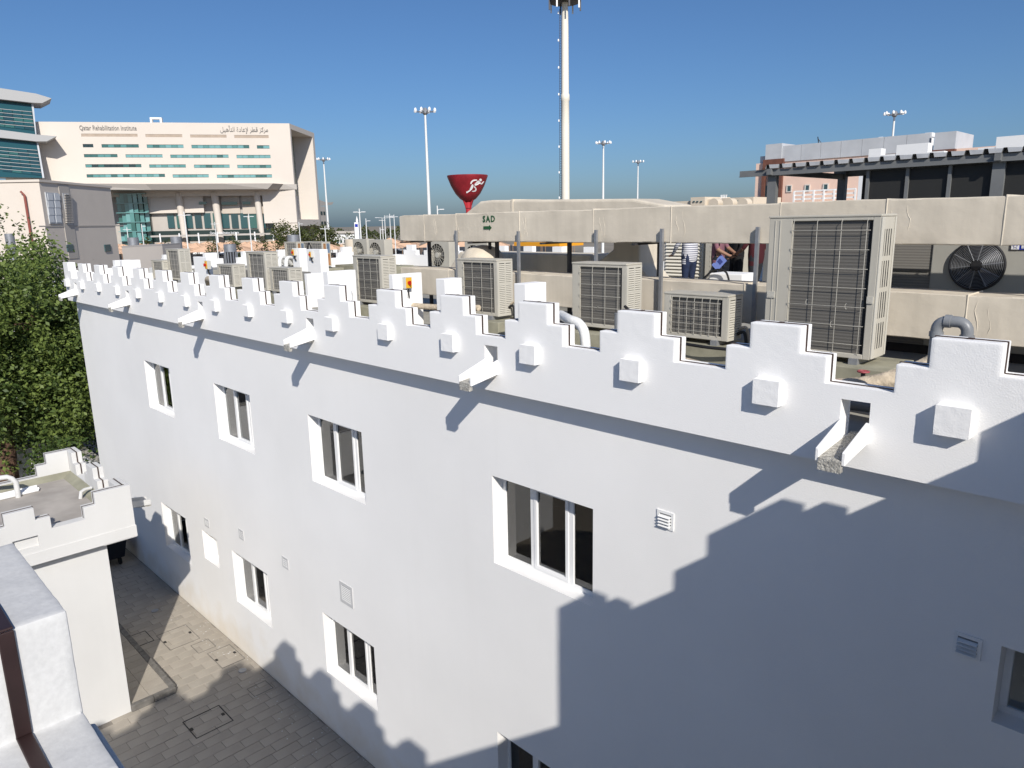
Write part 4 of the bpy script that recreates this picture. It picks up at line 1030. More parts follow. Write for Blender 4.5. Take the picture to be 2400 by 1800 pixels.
# ================================================================ shed and equipment at the back of the roof
mat('sheet_metal', (0.34, 0.345, 0.35), 0.5, 0.2, var=0.15, vscale=3)
mat('steel_grey', (0.20, 0.205, 0.205), 0.55, 0.2, var=0.15, vscale=3)
mat('dark_panel', (0.022, 0.022, 0.021), 0.6)
mat('cream_louvre', (0.72, 0.68, 0.58), 0.6)
sh = thing('roof_shed', 'open shed with corrugated metal roof and dark panelled side behind the ducts', 'shed', (-3, 11.5, RZ))
prof = []
xx = -8.3
while xx < 4.2:
    prof += [(xx, 0), (xx+.19, 0), (xx+.215, .085), (xx+.275, .085)]; xx += .30
vs_ = []
for (a, b_) in prof: vs_ += [(a, 9.95, 10.37+b_), (a, 14.2, 10.62+b_)]
q = MB(); q.add(vs_, [(2*k, 2*k+2, 2*k+3, 2*k+1) for k in range(len(prof)-1)])
q.add([(a, b2, c-.006) for (a, b2, c) in vs_], [(2*k, 2*k+1, 2*k+3, 2*k+2) for k in range(len(prof)-1)])
q.build('roof', 'sheet_metal', sh)
q = MB(); q.box(-8.75, 4.2, 10.0, 10.06, 10.22, 10.355).box(-8.75, 4.2, 9.97, 10.0, 10.22, 10.235); q.build('eave_beam', 'steel_grey', sh)
q = MB(); q.box(-8.25, 4.2, 14.0, 14.1, 10.3, 10.55); q.build('rear_beam', 'steel_grey', sh)
for xx in (-8.1, -3.75, .4):
    q = MB(); q.box(xx, xx+.2, 10.07, 10.2, RZ, 10.34); q.build('post', 'steel_grey', sh)
    q = MB(); q.box(xx+.05, xx+.15, 9.9, 14.1, 10.235, 10.36); q.build('rafter', 'steel_grey', sh)
    q = MB(); q.box(xx, xx+.2, 13.9, 14.05, RZ, 10.5); q.build('post', 'steel_grey', sh)
xx = -5.95
while xx < 4:
    q = MB(); q.box(xx+.03, xx+.72, 10.16, 10.19, RZ+.05, 10.2); q.build('side_panel', 'dark_panel', sh)
    q = MB(); q.box(xx-.03, xx+.029, 10.10, 10.17, RZ, 10.22); q.build('mullion', 'steel_grey', sh)
    xx += .75
q = MB(); q.box(on_y(2022, 420, 13.85).x, 4.1, 13.85, 13.89, RZ, 10.3); q.build('back_panel', 'dark_panel', sh)
lu = thing('louvred_unit', 'cream louvred cabinet behind the person in the striped shirt', 'cabinet', (-9.6, 9.6, RZ))
X0, X1 = on_y(1555, 600, 9.3).x, on_y(1646, 600, 9.3).x
q = MB(); q.box(X0, X1, 9.34, 10.0, RZ+.3, 9.25); q.build('casing', 'cream_louvre', lu)
for k in range(20):
    zz = RZ+.36+.08*k
    q = MB(); q.prism([(9.335, zz+.06), (9.29, zz+.01), (9.29, zz-.005), (9.335, zz+.045)], 'yz', X0+.06, X1-.06); q.build('slat', 'cream_louvre', lu)
for xx in (X0+.05, X1-.1):
    q = MB(); q.box(xx, xx+.06, 9.4, 9.95, RZ, RZ+.3); q.build('leg', 'frame_dark', lu)
X2 = on_y(1650, 600, 9.1).x
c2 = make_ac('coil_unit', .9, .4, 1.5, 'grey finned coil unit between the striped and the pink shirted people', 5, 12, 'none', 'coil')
c2.location = (X2+.45, 9.35, RZ+.1); WM[c2.name] = Matrix.Translation(c2.location)
bxx = on_y(1713, 645, 7.0)
q = MB(); q.box(bxx.x-.35, bxx.x+.35, 6.8, 7.4, RZ+.001, 8.28); tag(q.build('roof_box', 'white_plaster', None, bevel=.015), 'low white box behind the lower duct at the people\'s feet', 'box')
pipe('cable', 'black cable arched over the low white box', [(bxx.x-.45, 6.7, 8.15), (bxx.x-.2, 6.7, 8.34), (bxx.x+.05, 6.7, 8.33), (bxx.x+.15, 6.7, 8.1)], .02, 'cable', 8, 'cable')
oc = thing('orange_canopy', 'flat orange canopy edge seen under the duct beyond the roof', 'canopy', (-39, 33, 0))
Pm = pix(1285, 571, 62)
q = MB(); q.box(Pm.x-2.6, Pm.x+2.6, Pm.y-1.5, Pm.y+1.5, Pm.z-.16, Pm.z+.16)
mat('orange_sheet', (0.75, 0.33, 0.02), 0.6); q.build('deck', 'orange_sheet', oc)
for dx in (-2.4, 2.4):
    q = MB(); q.box(Pm.x+dx-.08, Pm.x+dx+.08, Pm.y-.1, Pm.y+.1, 0, Pm.z-.161); q.build('post', 'galv', oc)

# ================================================================ people on the roof
mat('skin', (0.30, 0.165, 0.105), 0.6); mat('skin_dark', (0.17, 0.088, 0.055), 0.6)
mat('denim', (0.020, 0.032, 0.075), 0.9, var=0.4, vscale=14); mat('black_cloth', (0.008, 0.008, 0.009), 0.9)
mat('charcoal_cloth', (0.022, 0.024, 0.03), 0.9, var=0.3, vscale=12); mat('pink_cloth_shaded', (0.22, 0.10, 0.125), 0.9, var=0.15, vscale=9)  # pink darkened: the shade on this person is put into the cloth
mat('maroon_cloth_shaded', (0.055, 0.008, 0.012), 0.9); mat('hair', (0.012, 0.009, 0.008), 0.7); mat('shoe', (0.02, 0.018, 0.016), 0.6)  # maroon shirt darkened to carry the shade its wearer stands in
wave_mat('striped_cloth', (0.03, 0.04, 0.10), (0.62, 0.62, 0.64), 7.0, 'Z', 0.9, 0.22)
mat('paper_blue', (0.20, 0.27, 0.62), 0.6); mat('print_dark', (0.05, 0.07, 0.25), 0.6); mat('eye_white', (.6, .6, .58), .4)
def person(loc, rz, label, top, bottom, skin, arms, sleeve=True, height=1.72, robe=False, stance=0.0):
    t = thing('person', label, 'person', loc, rz)
    V, E_, Rr, L = [], [], [], []
    def v(p, r_, ry=None): V.append(p); Rr.append((r_, ry or r_)); return len(V)-1
    def e(a, b_, lab): E_.append((a, b_)); L.append(lab)
    bot = 'top' if robe else 'bottom'
    pel = v((0, 0, .96), .165, .135); wa = v((0, 0, 1.12), .16, .13); ch = v((0, .005, 1.32), .175, .135); nk0 = v((0, -.01, 1.455), .062); nk = v((0, .0, 1.51), .052)
    h0 = v((0, .015, 1.575), .068, .075); h1 = v((0, .01, 1.635), .076, .088); h2 = v((0, .0, 1.70), .05, .058)
    nose = v((0, .105, 1.60), .012)
    e(pel, wa, 'top'); e(wa, ch, 'top'); e(ch, nk0, 'top'); e(nk0, nk, 'skin'); e(nk, h0, 'skin'); e(h0, h1, 'skin'); e(h1, h2, 'hair'); e(h0, nose, 'skin')
    for s_ in (-1, 1):
        ear = v((s_*.082, .0, 1.60), .014); e(h0, ear, 'skin')
        sh_ = v((s_*.175, 0, 1.415), .062); e(ch, sh_, 'top')
        el, wr, fg = arms[0 if s_ < 0 else 1]
        ev = v(el, .052); wv = v(wr, .031); e(sh_, ev, 'top')
        e(ev, wv, 'top' if sleeve else 'skin')
        wr_, fg_ = Vector(wr), Vector(fg)
        d = (fg_-wr_).normalized(); side = d.cross(Vector((0, 0, 1))) if abs(d.z) < .9 else Vector((0, 1, 0)); side.normalize()
        palm = v(tuple(wr_+d*.075), .030, .02); e(wv, palm, 'skin')
        for k in range(4):
            b0 = v(tuple(wr_+d*.105+side*(.019*(k-1.5))), .010); e(palm, b0, 'skin')
            l_ = (.045, .055, .052, .038)[k]
            b1 = v(tuple(wr_+d*(.105+l_)+side*(.021*(k-1.5))+Vector((0, 0, -.012))), .008); e(b0, b1, 'skin')
        th = v(tuple(wr_+d*.06-side*.042), .011); e(palm, th, 'skin')
        th1 = v(tuple(wr_+d*.095-side*.052), .009); e(th, th1, 'skin')
        hp = v((s_*.09, 0, .88), .115); e(pel, hp, bot)
        kn = v((s_*.095, .02+s_*stance*.5, .50), .065 if not robe else .11); e(hp, kn, bot)
        an = v((s_*.10, -.01+s_*stance, .10), .048 if not robe else .10); e(kn, an, bot)
        he = v((s_*.10, -.04+s_*stance, .045), .04); e(an, he, 'shoe')
        toe = v((s_*.115, .15+s_*stance, .035), .034); e(an, toe, 'shoe')
    me = bpy.data.meshes.new('person_skin'); me.from_pydata(V, E_, [])
    o = bpy.data.objects.new('tmp', me); COL.objects.link(o)
    md = o.modifiers.new('s', 'SKIN'); md.use_smooth_shade = True
    sv = me.skin_vertices[0].data
    for k, (a, b_) in enumerate(Rr): sv[k].radius = (a, b_)
    sv[pel].use_root = True
    o.modifiers.new('d', 'SUBSURF').levels = 1
    o.modifiers['d'].render_levels = 1
    bpy.context.view_layer.update()
    bme = bpy.data.meshes.new_from_object(o.evaluated_get(bpy.context.evaluated_depsgraph_get()))
    bpy.data.objects.remove(o)
    names = ['top', 'bottom', 'skin', 'hair', 'shoe']
    bme.materials.clear()
    for m_ in (top, bottom, skin, 'hair', 'shoe'): bme.materials.append(MATS[m_])
    segs = [(Vector(V[a]), Vector(V[b_]), names.index(L[k])) for k, (a, b_) in enumerate(E_)]
    for p in bme.polygons:
        c = p.center; best, bi = 9, 0
        for (a, b_, li) in segs:
            ab = b_-a; t_ = max(0, min(1, (c-a).dot(ab)/max(1e-9, ab.length_squared))); d = (a+ab*t_-c).length
            if d < best: best, bi = d, li
        if .80 < c.z < .93 and abs(c.x) < .3 and bi == 1 and c.z > .86: bi = 0
        if c.z > 1.54 and (c.z > 1.66 or c.y < -.015): bi = 3
        p.material_index = bi; p.use_smooth = True
    k = height/1.745
    bme.transform(Matrix.Scale(k, 4))
    b_ = bpy.data.objects.new('body', bme); COL.objects.link(b_); b_.parent = t; WM[b_.name] = WM[t.name]
    for s_ in (-1, 1):
        q = MB(); q.lathe([(0, -.011), (.008, -.007), (.011, 0), (.008, .007), (0, .011)], (s_*.032*k, .088*k, 1.615*k), 8, False); q.build('eye', 'eye_white', t, local=True, smooth=True)
    return t
yp = 8.0
def px_at(u, y): return on_y(u, 600, y).x
person((px_at(1616, 8.0), 8.0, RZ), math.radians(75), 'person in a navy and white striped shirt and dark jeans, one arm raised', 'striped_cloth', 'denim', 'skin',
       (((-.27, .10, 1.22), (-.20, .30, 1.02), (-.17, .42, .98)), ((.30, .16, 1.25), (.18, .34, 1.42), (.10, .36, 1.52))), True, 1.74)
person((px_at(1683, 8.3), 8.3, RZ), math.radians(-80), 'person in a pink shirt and dark trousers holding a blue sheet of paper', 'pink_cloth_shaded', 'charcoal_cloth', 'skin',
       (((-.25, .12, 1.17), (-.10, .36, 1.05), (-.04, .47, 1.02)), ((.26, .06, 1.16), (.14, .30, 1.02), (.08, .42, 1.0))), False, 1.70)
person((px_at(1727, 8.9), 8.9, RZ), math.radians(150), 'person all in black clothing between the pink and the maroon shirts', 'black_cloth', 'black_cloth', 'skin_dark',
       (((-.25, .05, 1.15), (-.20, .20, .98), (-.17, .29, .95)), ((.25, .05, 1.15), (.20, .20, .98), (.17, .29, .95))), True, 1.70, True)
person((px_at(1772, 8.2), 8.2, RZ), math.radians(80), 'person in a maroon shirt and dark jeans leaning an arm towards the paper', 'maroon_cloth_shaded', 'charcoal_cloth', 'skin_dark',
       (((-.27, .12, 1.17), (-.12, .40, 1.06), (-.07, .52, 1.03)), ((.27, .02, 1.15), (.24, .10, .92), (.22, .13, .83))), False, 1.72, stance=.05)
pc = on_y(1550+1000/7.373, 540+560/7.373, 8.12)
pp = thing('paper_sheet', 'blue printed sheet of paper held out between the pink and maroon shirts', 'paper', (pc.x, 8.1, pc.z))
q = MB()
a_ = Vector((.24, .03, .27)).normalized()*.30; b_ = Vector((.25, -.06, -.2)).normalized()*.21
o_ = Vector((pc.x, 8.12, pc.z))-a_*.5-b_*.5
q.obox(o_, a_, b_, (0, .003, 0)); q.build('sheet', 'paper_blue', pp)
q = MB(); q.obox(o_+a_*.45+b_*.2+Vector((0, -.003, 0)), a_*.3, b_*.55, (0, .0018, 0)); q.build('print', 'print_dark', pp)

# ================================================================ buildings to the right
mat('pink_wall', (0.80, 0.58, 0.47), 0.85, var=0.06, vscale=.4); mat('brown_tile', (0.17, 0.07, 0.048), 0.8, var=0.3, vscale=1.2)
mat('grey_clad', (0.50, 0.52, 0.545), 0.6, var=0.12, vscale=.5); mat('far_white', (0.80, 0.80, 0.79), 0.85); mat('far_beige', (0.62, 0.54, 0.43), 0.85, var=0.08, vscale=.3)
mat('win_dark', (0.05, 0.10, 0.11), 0.15, spec=0.8); mat('win_frame', (0.62, 0.60, 0.55), 0.6)
P0 = pix(1774, 364, 110); PYF = P0.y
def r5(u, v): return (1700+u/3.16, 280+v/3.16)
def pk(u, v, y=None): return on_y(*r5(u, v), PYF if y is None else y)
pb = thing('pink_building', 'pink rendered block with brown tiled corners and grey clad parapet', 'building', (P0.x+15, PYF+8, 0))
xl, xr = pk(215, 600).x, pk(1560, 300).x
zt = pk(440, 312).z
q = MB(); q.box(xl, xr+14, PYF, PYF+18, 0, zt); q.build('wall', 'pink_wall', pb)
gz = pk(900, 155).z
q = MB(); q.box(xl+.3, xl+3.0, PYF+.6, PYF+12, zt-1.2+1.202, pk(300, 268).z); q.build('corner_cladding', 'grey_clad', pb)
xa = pk(310, 180).x; xb = pk(430, 180).x
q = MB(); q.box(xa, xb, PYF-.4, PYF+8, zt+.002, pk(370, 182).z); q.build('cladding_turret', 'grey_clad', pb)
xx = xb
while xx < pk(1540, 120).x-.5:
    q = MB(); q.box(xx+.02, xx+2.78, PYF-.15, PYF+.4, zt+.002, gz); q.build('clad_panel', 'grey_clad', pb); xx += 2.8
q = MB(); q.box(pk(1565, 100).x, pk(1722, 100).x, PYF-.6, PYF+7, pk(1600, 226).z, pk(1600, 98).z); q.build('clad_turret', 'grey_clad', pb)
q = MB(); q.box(pk(1555, 100).x, pk(1726, 100).x, PYF-.8, PYF+7.2, pk(1600, 265).z, pk(1600, 226).z-.01); q.build('brown_band', 'brown_tile', pb)
q = MB(); q.box(pk(290, 330).x, pk(441, 330).x, PYF-.5, PYF+2, pk(350, 362).z, pk(350, 296).z); q.build('brown_panel', 'brown_tile', pb)
for (a, b_) in ((276, 300), (322, 330), (380, 388), (405, 425)):
    q = MB(); q.box(pk(a, 500).x, pk(b_, 500).x, PYF-.45, PYF-.005, 0, pk(300, 362).z-.01); q.build('brown_pier', 'brown_tile', pb)
for (a, b_) in ((300, 322), (388, 405)):
    for k in range(6):
        zz = 1.5+2.1*k
        q = MB(); q.box(pk(a, 500).x+.03, pk(b_, 500).x-.03, PYF-.2, PYF-.006, zz, zz+1.9); q.build('stair_pane', 'win_dark', pb)
for (a, b_, c, d) in ((455, 495, 487, 540), (590, 630, 482, 533), (725, 767, 475, 527), (862, 905, 468, 522)):
    x0, x1, z1, z0 = pk(a, c).x, pk(b_, c).x, pk(a, c).z, pk(a, d).z
    q = MB(); q.box(x0, x1, PYF-.12, PYF-.02, z0, z0+.14).box(x0, x1, PYF-.12, PYF-.02, z1-.14, z1).box(x0, x0+.14, PYF-.12, PYF-.02, z0+.14, z1-.14).box(x1-.14, x1, PYF-.12, PYF-.02, z0+.14, z1-.14)
    o = q.build('window', 'win_frame', pb)
    q = MB(); q.box(x0+.14, x1-.14, PYF-.05, PYF-.01, z0+.14, z1-.14); q.build('pane', 'win_dark', o)
x0, x1 = pk(555, 560).x, pk(1005, 560).x; zb, ztp = pk(780, 595).z, pk(780, 540).z
for k in range(5):
    q = MB(); q.box(x0, x1, PYF-2.0, PYF-1.85, zb-1+.55*k, zb-1+.55*k+.2); q.build('balcony_rail', 'far_white', pb)
for k in range(7):
    xx = x0+(x1-x0)*k/6
    q = MB(); q.box(xx-.12, xx+.12, PYF-2.1, PYF-2.001, zb-3, ztp+.3); q.build('balcony_post', 'far_white', pb)
q = MB(); q.lathe([(1.3, 0), (1.3, .3), (.9, .8), (.3, 1.0)], (pk(1030, 130).x, PYF+6, gz-.4), 14); q.build('roof_dome', 'far_white', pb, smooth=True)
q = MB(); q.box(pk(1432, 100).x, pk(1472, 100).x, PYF+3, PYF+4.2, zt, pk(1450, 95).z-.4).box(pk(1425, 100).x, pk(1478, 100).x, PYF+2.8, PYF+4.4, pk(1450, 95).z-.39, pk(1450, 86).z); q.build('chimney', 'far_white', pb)
q = MB(); q.tube([pk(625, 180)+Vector((0, 3, 0)), pk(618, 118)+Vector((0, 3, 0))], .07, 5); q.tube([pk(618, 130)+Vector((0, 3, 0)), pk(650, 172)+Vector((0, 3, 0))], .05, 5); q.build('antenna', 'steel_dark', pb)
YW = 34.0
wr_ = thing('white_stepped_wall', 'white stepped roof wall showing above the corrugated shed roof', 'wall', (on_y(*r5(1500, 250), YW).x, YW, 0))
def wbx(a, b_, top, y=YW, d=.6, nm='wall_block'):
    A = on_y(*r5(a, top), y); B_ = on_y(*r5(b_, top), y)
    q = MB(); q.box(A.x, B_.x, y, y+d, 0, max(A.z, B_.z)); q.build(nm, 'far_white', wr_)
wbx(1064, 1155, 220); wbx(1157, 1268, 262, YW+.02); wbx(1270, 1503, 190); wbx(1505, 1620, 240, YW+.02); wbx(1622, 1870, 252, YW+.04); wbx(1872, 2008, 212, YW+.02); wbx(2010, 2600, 130); wbx(1000, 1062, 285, YW+.02)
# low pale houses over the duct
ph = thing('pale_house', 'pale beige flat-roofed houses row end with parapet turret beyond the duct', 'house', (on_y(1640, 470, 90).x, 92, 0))
def phx(u0, u1, vt, d=8, y=88, nm='wall'):
    A = on_y(u0, vt, y); B_ = on_y(u1, vt, y)
    q = MB(); q.box(A.x, B_.x, y, y+d, 0, (A.z+B_.z)/2); return q.build(nm, 'far_beige', ph)
phx(1560, 1618, 472); phx(1619, 1652, 462, 7, 87.5, 'turret'); phx(1653, 1690, 467, 8, 88.2); phx(1691, 1766, 463, 8, 87.9)
for (a, b_, c, d) in ((1624, 1628, 471, 474), (1632, 1636, 471, 474), (1641, 1645, 471, 474), (1700, 1706, 470, 476), (1720, 1726, 470, 476), (1745, 1751, 470, 476)):
    A, B_ = on_y(a, c, 87.4), on_y(b_, d, 87.4)
    q = MB(); q.box(A.x, B_.x, 87.38, 87.49 if a < 1650 else 87.89, B_.z, A.z); q.build('window', 'win_dark', ph)
for u in (1672, 1706, 1740):
    A = on_y(u, 478, 86); q = MB(); q.tube([(A.x, 86, A.z), (A.x, 87.3, A.z)], .75, 14); q.build('roof_tank', 'far_beige', ph, smooth=True)
    q = MB(); q.box(A.x-.3, A.x+.3, 86.2, 87.2, 0, A.z-.6); q.build('tank_stand', 'far_beige', ph)
q = MB()
for k in range(4): q.box(on_y(1690+4*k, 460, 90).x-.05, on_y(1690+4*k, 460, 90).x+.05, 90, 90.1, 8, on_y(1690, 457, 90).z)
q.box(on_y(1688, 460, 90).x, on_y(1704, 460, 90).x, 90.02, 90.08, on_y(1690, 458, 90).z, on_y(1690, 457.2, 90).z); q.build('rail', 'far_white', ph)

# ================================================================ the far side: hospital block, towers, parking, masts, trees
mat('stone_pale', (0.63, 0.57, 0.505), 0.85, var=0.05, vscale=.06); mat('stone_grey', (0.46, 0.425, 0.385), 0.85, var=0.06, vscale=.2)
mat('stone_tan', (0.50, 0.44, 0.375), 0.85); mat('soffit', (0.44, 0.41, 0.375), 0.8); mat('louvre_tan', (0.42, 0.34, 0.27), 0.8, var=0.15, vscale=.5)  # tan stone: a darker tone for podium masses and column joints
def glassy(name, c, r_=0.12): mat(name, c, r_, spec=0.9)
glassy('glass_a', (0.035, 0.115, 0.105)); glassy('glass_b', (0.09, 0.24, 0.23)); glassy('glass_c', (0.15, 0.33, 0.33)); glassy('glass_d', (0.012, 0.03, 0.03)); glassy('glass_e', (0.02, 0.075, 0.085)); glassy('glass_f', (0.018, 0.055, 0.065))
mat('stone_screen', (0.33, 0.35, 0.28), 0.8, var=0.25, vscale=.35); mat('letter_grey', (0.20, 0.19, 0.18), 0.6); mat('letter_white', (0.8, 0.8, 0.8), 0.5)
rng = random.Random(5)
def up_(p, z): return Vector((p.x, p.y, z))
B = up_(pix(678, 289, 320), 0); A = up_(pix(81, 285, 300), 0); Cc = up_(pix(736, 312, 355), 0)
E1 = (A-B).normalized(); E2 = (Cc-B).normalized(); N1 = Vector((-E1.y, E1.x, 0))
if N1.dot(CAM-B) < 0: N1 = -N1                  # outward, towards the viewer
LA = (A-B).length; LC = (Cc-B).length; HT = 53.3
def qp(u, v, off=0.0):
    """photo pixel -> (distance along the front from the right corner, height), on the front plane moved out by off"""
    d = RW @ Vector(((u-CX)/FP, (v-CY)/FP, 1.0)); o = B+N1*off
    t = (o-CAM).dot(N1)/d.dot(N1); p = CAM+d*t
    return (p-o).dot(E1), p.z
def Q(a, z, out=0.0): return B+E1*a+N1*out+Vector((0, 0, z))
def qbox(mb, a0, a1, z0, z1, o0, o1): return mb.obox(Q(a0, z0, o0), E1*(a1-a0), N1*(o1-o0), Vector((0, 0, z1-z0)))
hs = thing('hospital_building', 'long pale stone hospital block with rows of green strip windows and lettering', 'building', tuple(B+E1*50))
R0 = lambda u, v: (u/2.765, 180+v/2.765)
strips = []
for (y, h, dy, xs) in ((435, 22, 9, ((535, 603), (657, 898), (950, 1188), (1240, 1614), (1664, 1745))), (500, 21, 7, ((543, 760), (813, 1052), (1103, 1480), (1532, 1752))),
                       (565, 21, 6, ((552, 915), (966, 1203), (1256, 1487), (1537, 1757))), (629, 21, 5, ((560, 1068), (1118, 1352), (1404, 1762)))):
    for (x0, x1) in xs:
        yy = y+dy*((x0+x1)/2-530)/1230
        a1, z1 = qp(*R0(x0, yy)); a0, _ = qp(*R0(x1, yy)); _, z0 = qp(*R0((x0+x1)/2, yy+h)); _, z1 = qp(*R0((x0+x1)/2, yy))
        strips.append((a0, a1, z0, z1, 'g'))
for (x0, x1, yy) in ((525, 890, 368), (942, 1180, 371), (1232, 1467, 374), (1518, 1740, 377)):
    a1, _ = qp(*R0(x0, yy)); a0, _ = qp(*R0(x1, yy)); _, z0 = qp(*R0((x0+x1)/2, yy+20)); _, z1 = qp(*R0((x0+x1)/2, yy+1))
    strips.append((a0, a1, z0, z1, 'l'))
# front sheet with openings, built from a grid
PODZ = 23.0
mb = MB()
L_ = LA+14
xs = sorted({0, L_, *[q for s_ in strips for q in s_[:2]]}); zs = sorted({PODZ, HT, *[q for s_ in strips for q in s_[2:4]]})
for i_ in range(len(xs)-1):
    j = 0
    while j < len(zs)-1:
        mx = (xs[i_]+xs[i_+1])/2
        k = j
        while k < len(zs)-1 and not any(s_[0] < mx < s_[1] and s_[2] < (zs[k]+zs[k+1])/2 < s_[3] for s_ in strips): k += 1
        if k > j:
            mb.quad(Q(xs[i_], zs[j]), Q(xs[i_+1], zs[j]), Q(xs[i_+1], zs[k]), Q(xs[i_], zs[k])); j = k
        else: j += 1
for (a0, a1, z0, z1, k) in strips:
    for (p, q) in (((a0, z0), (a0, z1)), ((a0, z1), (a1, z1)), ((a1, z1), (a1, z0)), ((a1, z0), (a0, z0))):
        mb.quad(Q(*p), Q(*q), Q(*q, -.3), Q(*p, -.3))
mb.quad(Q(0, HT), Q(L_, HT), Q(L_, HT)+E2*LC, Q(0, HT)+E2*LC)
mb.quad(Q(L_, 0), Q(L_, 0)+E2*LC, Q(L_, HT)+E2*LC, Q(L_, HT)).quad(Q(0, 0)+E2*LC, Q(L_, 0)+E2*LC, Q(L_, HT)+E2*LC, Q(0, HT)+E2*LC)
mb.build('wall', 'stone_pale', hs)
for (a0, a1, z0, z1, k) in strips:
    if k == 'l':
        q = MB(); qbox(q, a0+.02, a1-.02, z0+.02, z1-.02, -.29, -.12); q.build('louvre_strip', 'louvre_tan', hs)
        continue
    fr = MB(); qbox(fr, a0+.01, a1-.01, z0+.01, z0+.12, -.29, -.15); qbox(fr, a0+.01, a1-.01, z1-.12, z1-.01, -.29, -.15)
    wn = fr.build('window', 'glass_d', hs)
    n = max(2, round((a1-a0)/2.4)); w_ = (a1-a0)/n
    left = a0 > LA*.55
    for i_ in range(n):
        q = MB(); qbox(q, a0+w_*i_+.05, a0+w_*(i_+1)-.05, z0+.13, z1-.13, -.29, -.2)
        q.build('pane', rng.choice(('glass_a', 'glass_b', 'glass_d', 'glass_a') if left else ('glass_b', 'glass_c', 'glass_c', 'glass_b', 'glass_a')), wn)
# the deep framed recess of the end wall
mb = MB()
s0, s1, rz0, rz1 = 1.6, LC-3.0, 12.5, HT-2.2
def EQ(s_, z, inn=0.0): return B+E2*s_+E1*inn+Vector((0, 0, z))
for (a, b_, c, d) in ((0, s0, 0, HT), (s1, LC, 0, HT), (s0, s1, rz1, HT), (s0, s1, 9.5, rz0)):
    mb.quad(EQ(a, c), EQ(b_, c), EQ(b_, d), EQ(a, d))
D_ = 9.0
for (p, q) in (((s0, rz0), (s0, rz1)), ((s0, rz1), (s1, rz1)), ((s1, rz1), (s1, rz0)), ((s1, rz0), (s0, rz0))):
    mb.quad(EQ(*p), EQ(*q), EQ(*q, D_), EQ(*p, D_))
mb.build('end_frame', 'stone_pale', hs)
mb = MB(); mb.quad(EQ(s0, rz0, D_), EQ(s1, rz0, D_), EQ(s1, rz1, D_), EQ(s0, rz1, D_)); mb.quad(EQ(s0, 0, 6), EQ(s1, 0, 6), EQ(s1, 9.5, 6), EQ(s0, 9.5, 6)); mb.build('stone_screen', 'stone_screen', hs)
for k in range(15):
    zz = rz0+2+k*2.45
    q = MB(); q.obox(EQ(s0+.1, zz, D_-.25), E2*(s1-s0-.2), E1*.2, Vector((0, 0, .22))); q.build('screen_course', 'stone_grey', hs)
# podium
PO = -4.0
def pq(u, v): return qp(*R0(u, v), PO)
def pbox(u0, u1, v0, v1, o0, o1, name, m_):
    a1, z1 = pq(u0, v0); a0, z0 = pq(u1, v1)
    q = MB(); qbox(q, min(a0, a1), max(a0, a1), max(0, z0), z1, o0, o1); return q.build(name, m_, hs)
q = MB(); qbox(q, 10, L_+40, 0, PODZ+.5, PO-20, PO); q.build('podium_wall', 'stone_grey', hs)
q = MB(); qbox(q, 0.02, 10, 0, 11.0, -22, -.4); qbox(q, 0.02, 14, 11.02, PODZ, -22, -.02); q.build('podium_corner', 'stone_pale', hs)
pbox(945, 1330, 745, 880, PO+.02, PO+2.2, 'podium_mass', 'stone_pale')
pbox(1430, 1560, 740, 885, PO+.02, PO+1.0, 'podium_mass', 'stone_tan')
pbox(1565, 1780, 760, 885, PO+.02, PO+1.2, 'podium_mass', 'stone_tan')
for (u0, u1, v0, v1) in ((1295, 1345, 812, 828), (1440, 1545, 812, 830), (1575, 1630, 810, 828), (1718, 1750, 812, 830), (1762, 1776, 814, 830)):
    pbox(u0, u1, v0, v1, PO+2.21, PO+2.5, 'slot_window', 'glass_a')
for k in range(12):
    u0 = 1080+(1790-1080)*k/12
    pbox(u0+2, u0+57, 884, 980, PO+.03, PO+.6, 'lobby_pane', ('glass_e', 'glass_a', 'glass_e', 'glass_f')[k % 4])
pbox(945, 1800, 1002, 1050, PO+.02, PO+.4, 'lobby_base', 'glass_d')
for (uu, v0, v1, w0, w1) in ((1165, 745, 1045, 23, 18), (1400, 750, 1045, 24, 18), (1675, 755, 1045, 22, 15)):
    a, zt_ = qp(*R0(uu, v0)); 
    p0, p1 = Q(a, 0, -1.0), Q(a+.9, 24.4, -1.0)
    q = MB(); q.tube([p0, p1], [w1/2.765/1720*318, w0/2.765/1720*318], 14); q.build('column', 'stone_pale', hs, smooth=True)
    q = MB(); q.tube([Q(a, 4.8, -1.0), Q(a, 5.0, -1.0)], w1/2.765/1720*320*1.01, 14); q.build('column_joint', 'stone_tan', hs)
# glazed atrium
for k in range(7):
    for j in range(6):
        u0 = 745+205*k/7; u1 = 745+205*(k+1)/7
        a1, _ = qp(*R0(u0, 860), 3.0); a0, _ = qp(*R0(u1, 860), 3.0)
        bow = -1.6*abs(k-3)**1.4*.35
        z0 = 1.0+3.9*j
        q = MB(); qbox(q, a0+.08, a1-.08, z0, z0+3.75, 2.0+bow, 2.3+bow); q.build('atrium_pane', ('glass_b', 'glass_c', 'glass_b', 'glass_a')[(k*3+j) % 4], hs)
a1, _ = qp(*R0(745, 860), 3.0); a0, _ = qp(*R0(950, 860), 3.0)
q = MB(); qbox(q, a0, a1, 0, 24.3, -8, -1.9); q.build('atrium_core', 'glass_d', hs)
for j in range(7):
    q = MB(); qbox(q, a0+.05, a1-.05, .7+3.9*j, .95+3.9*j, -1.0, 2.45); q.build('transom', 'glass_c', hs)
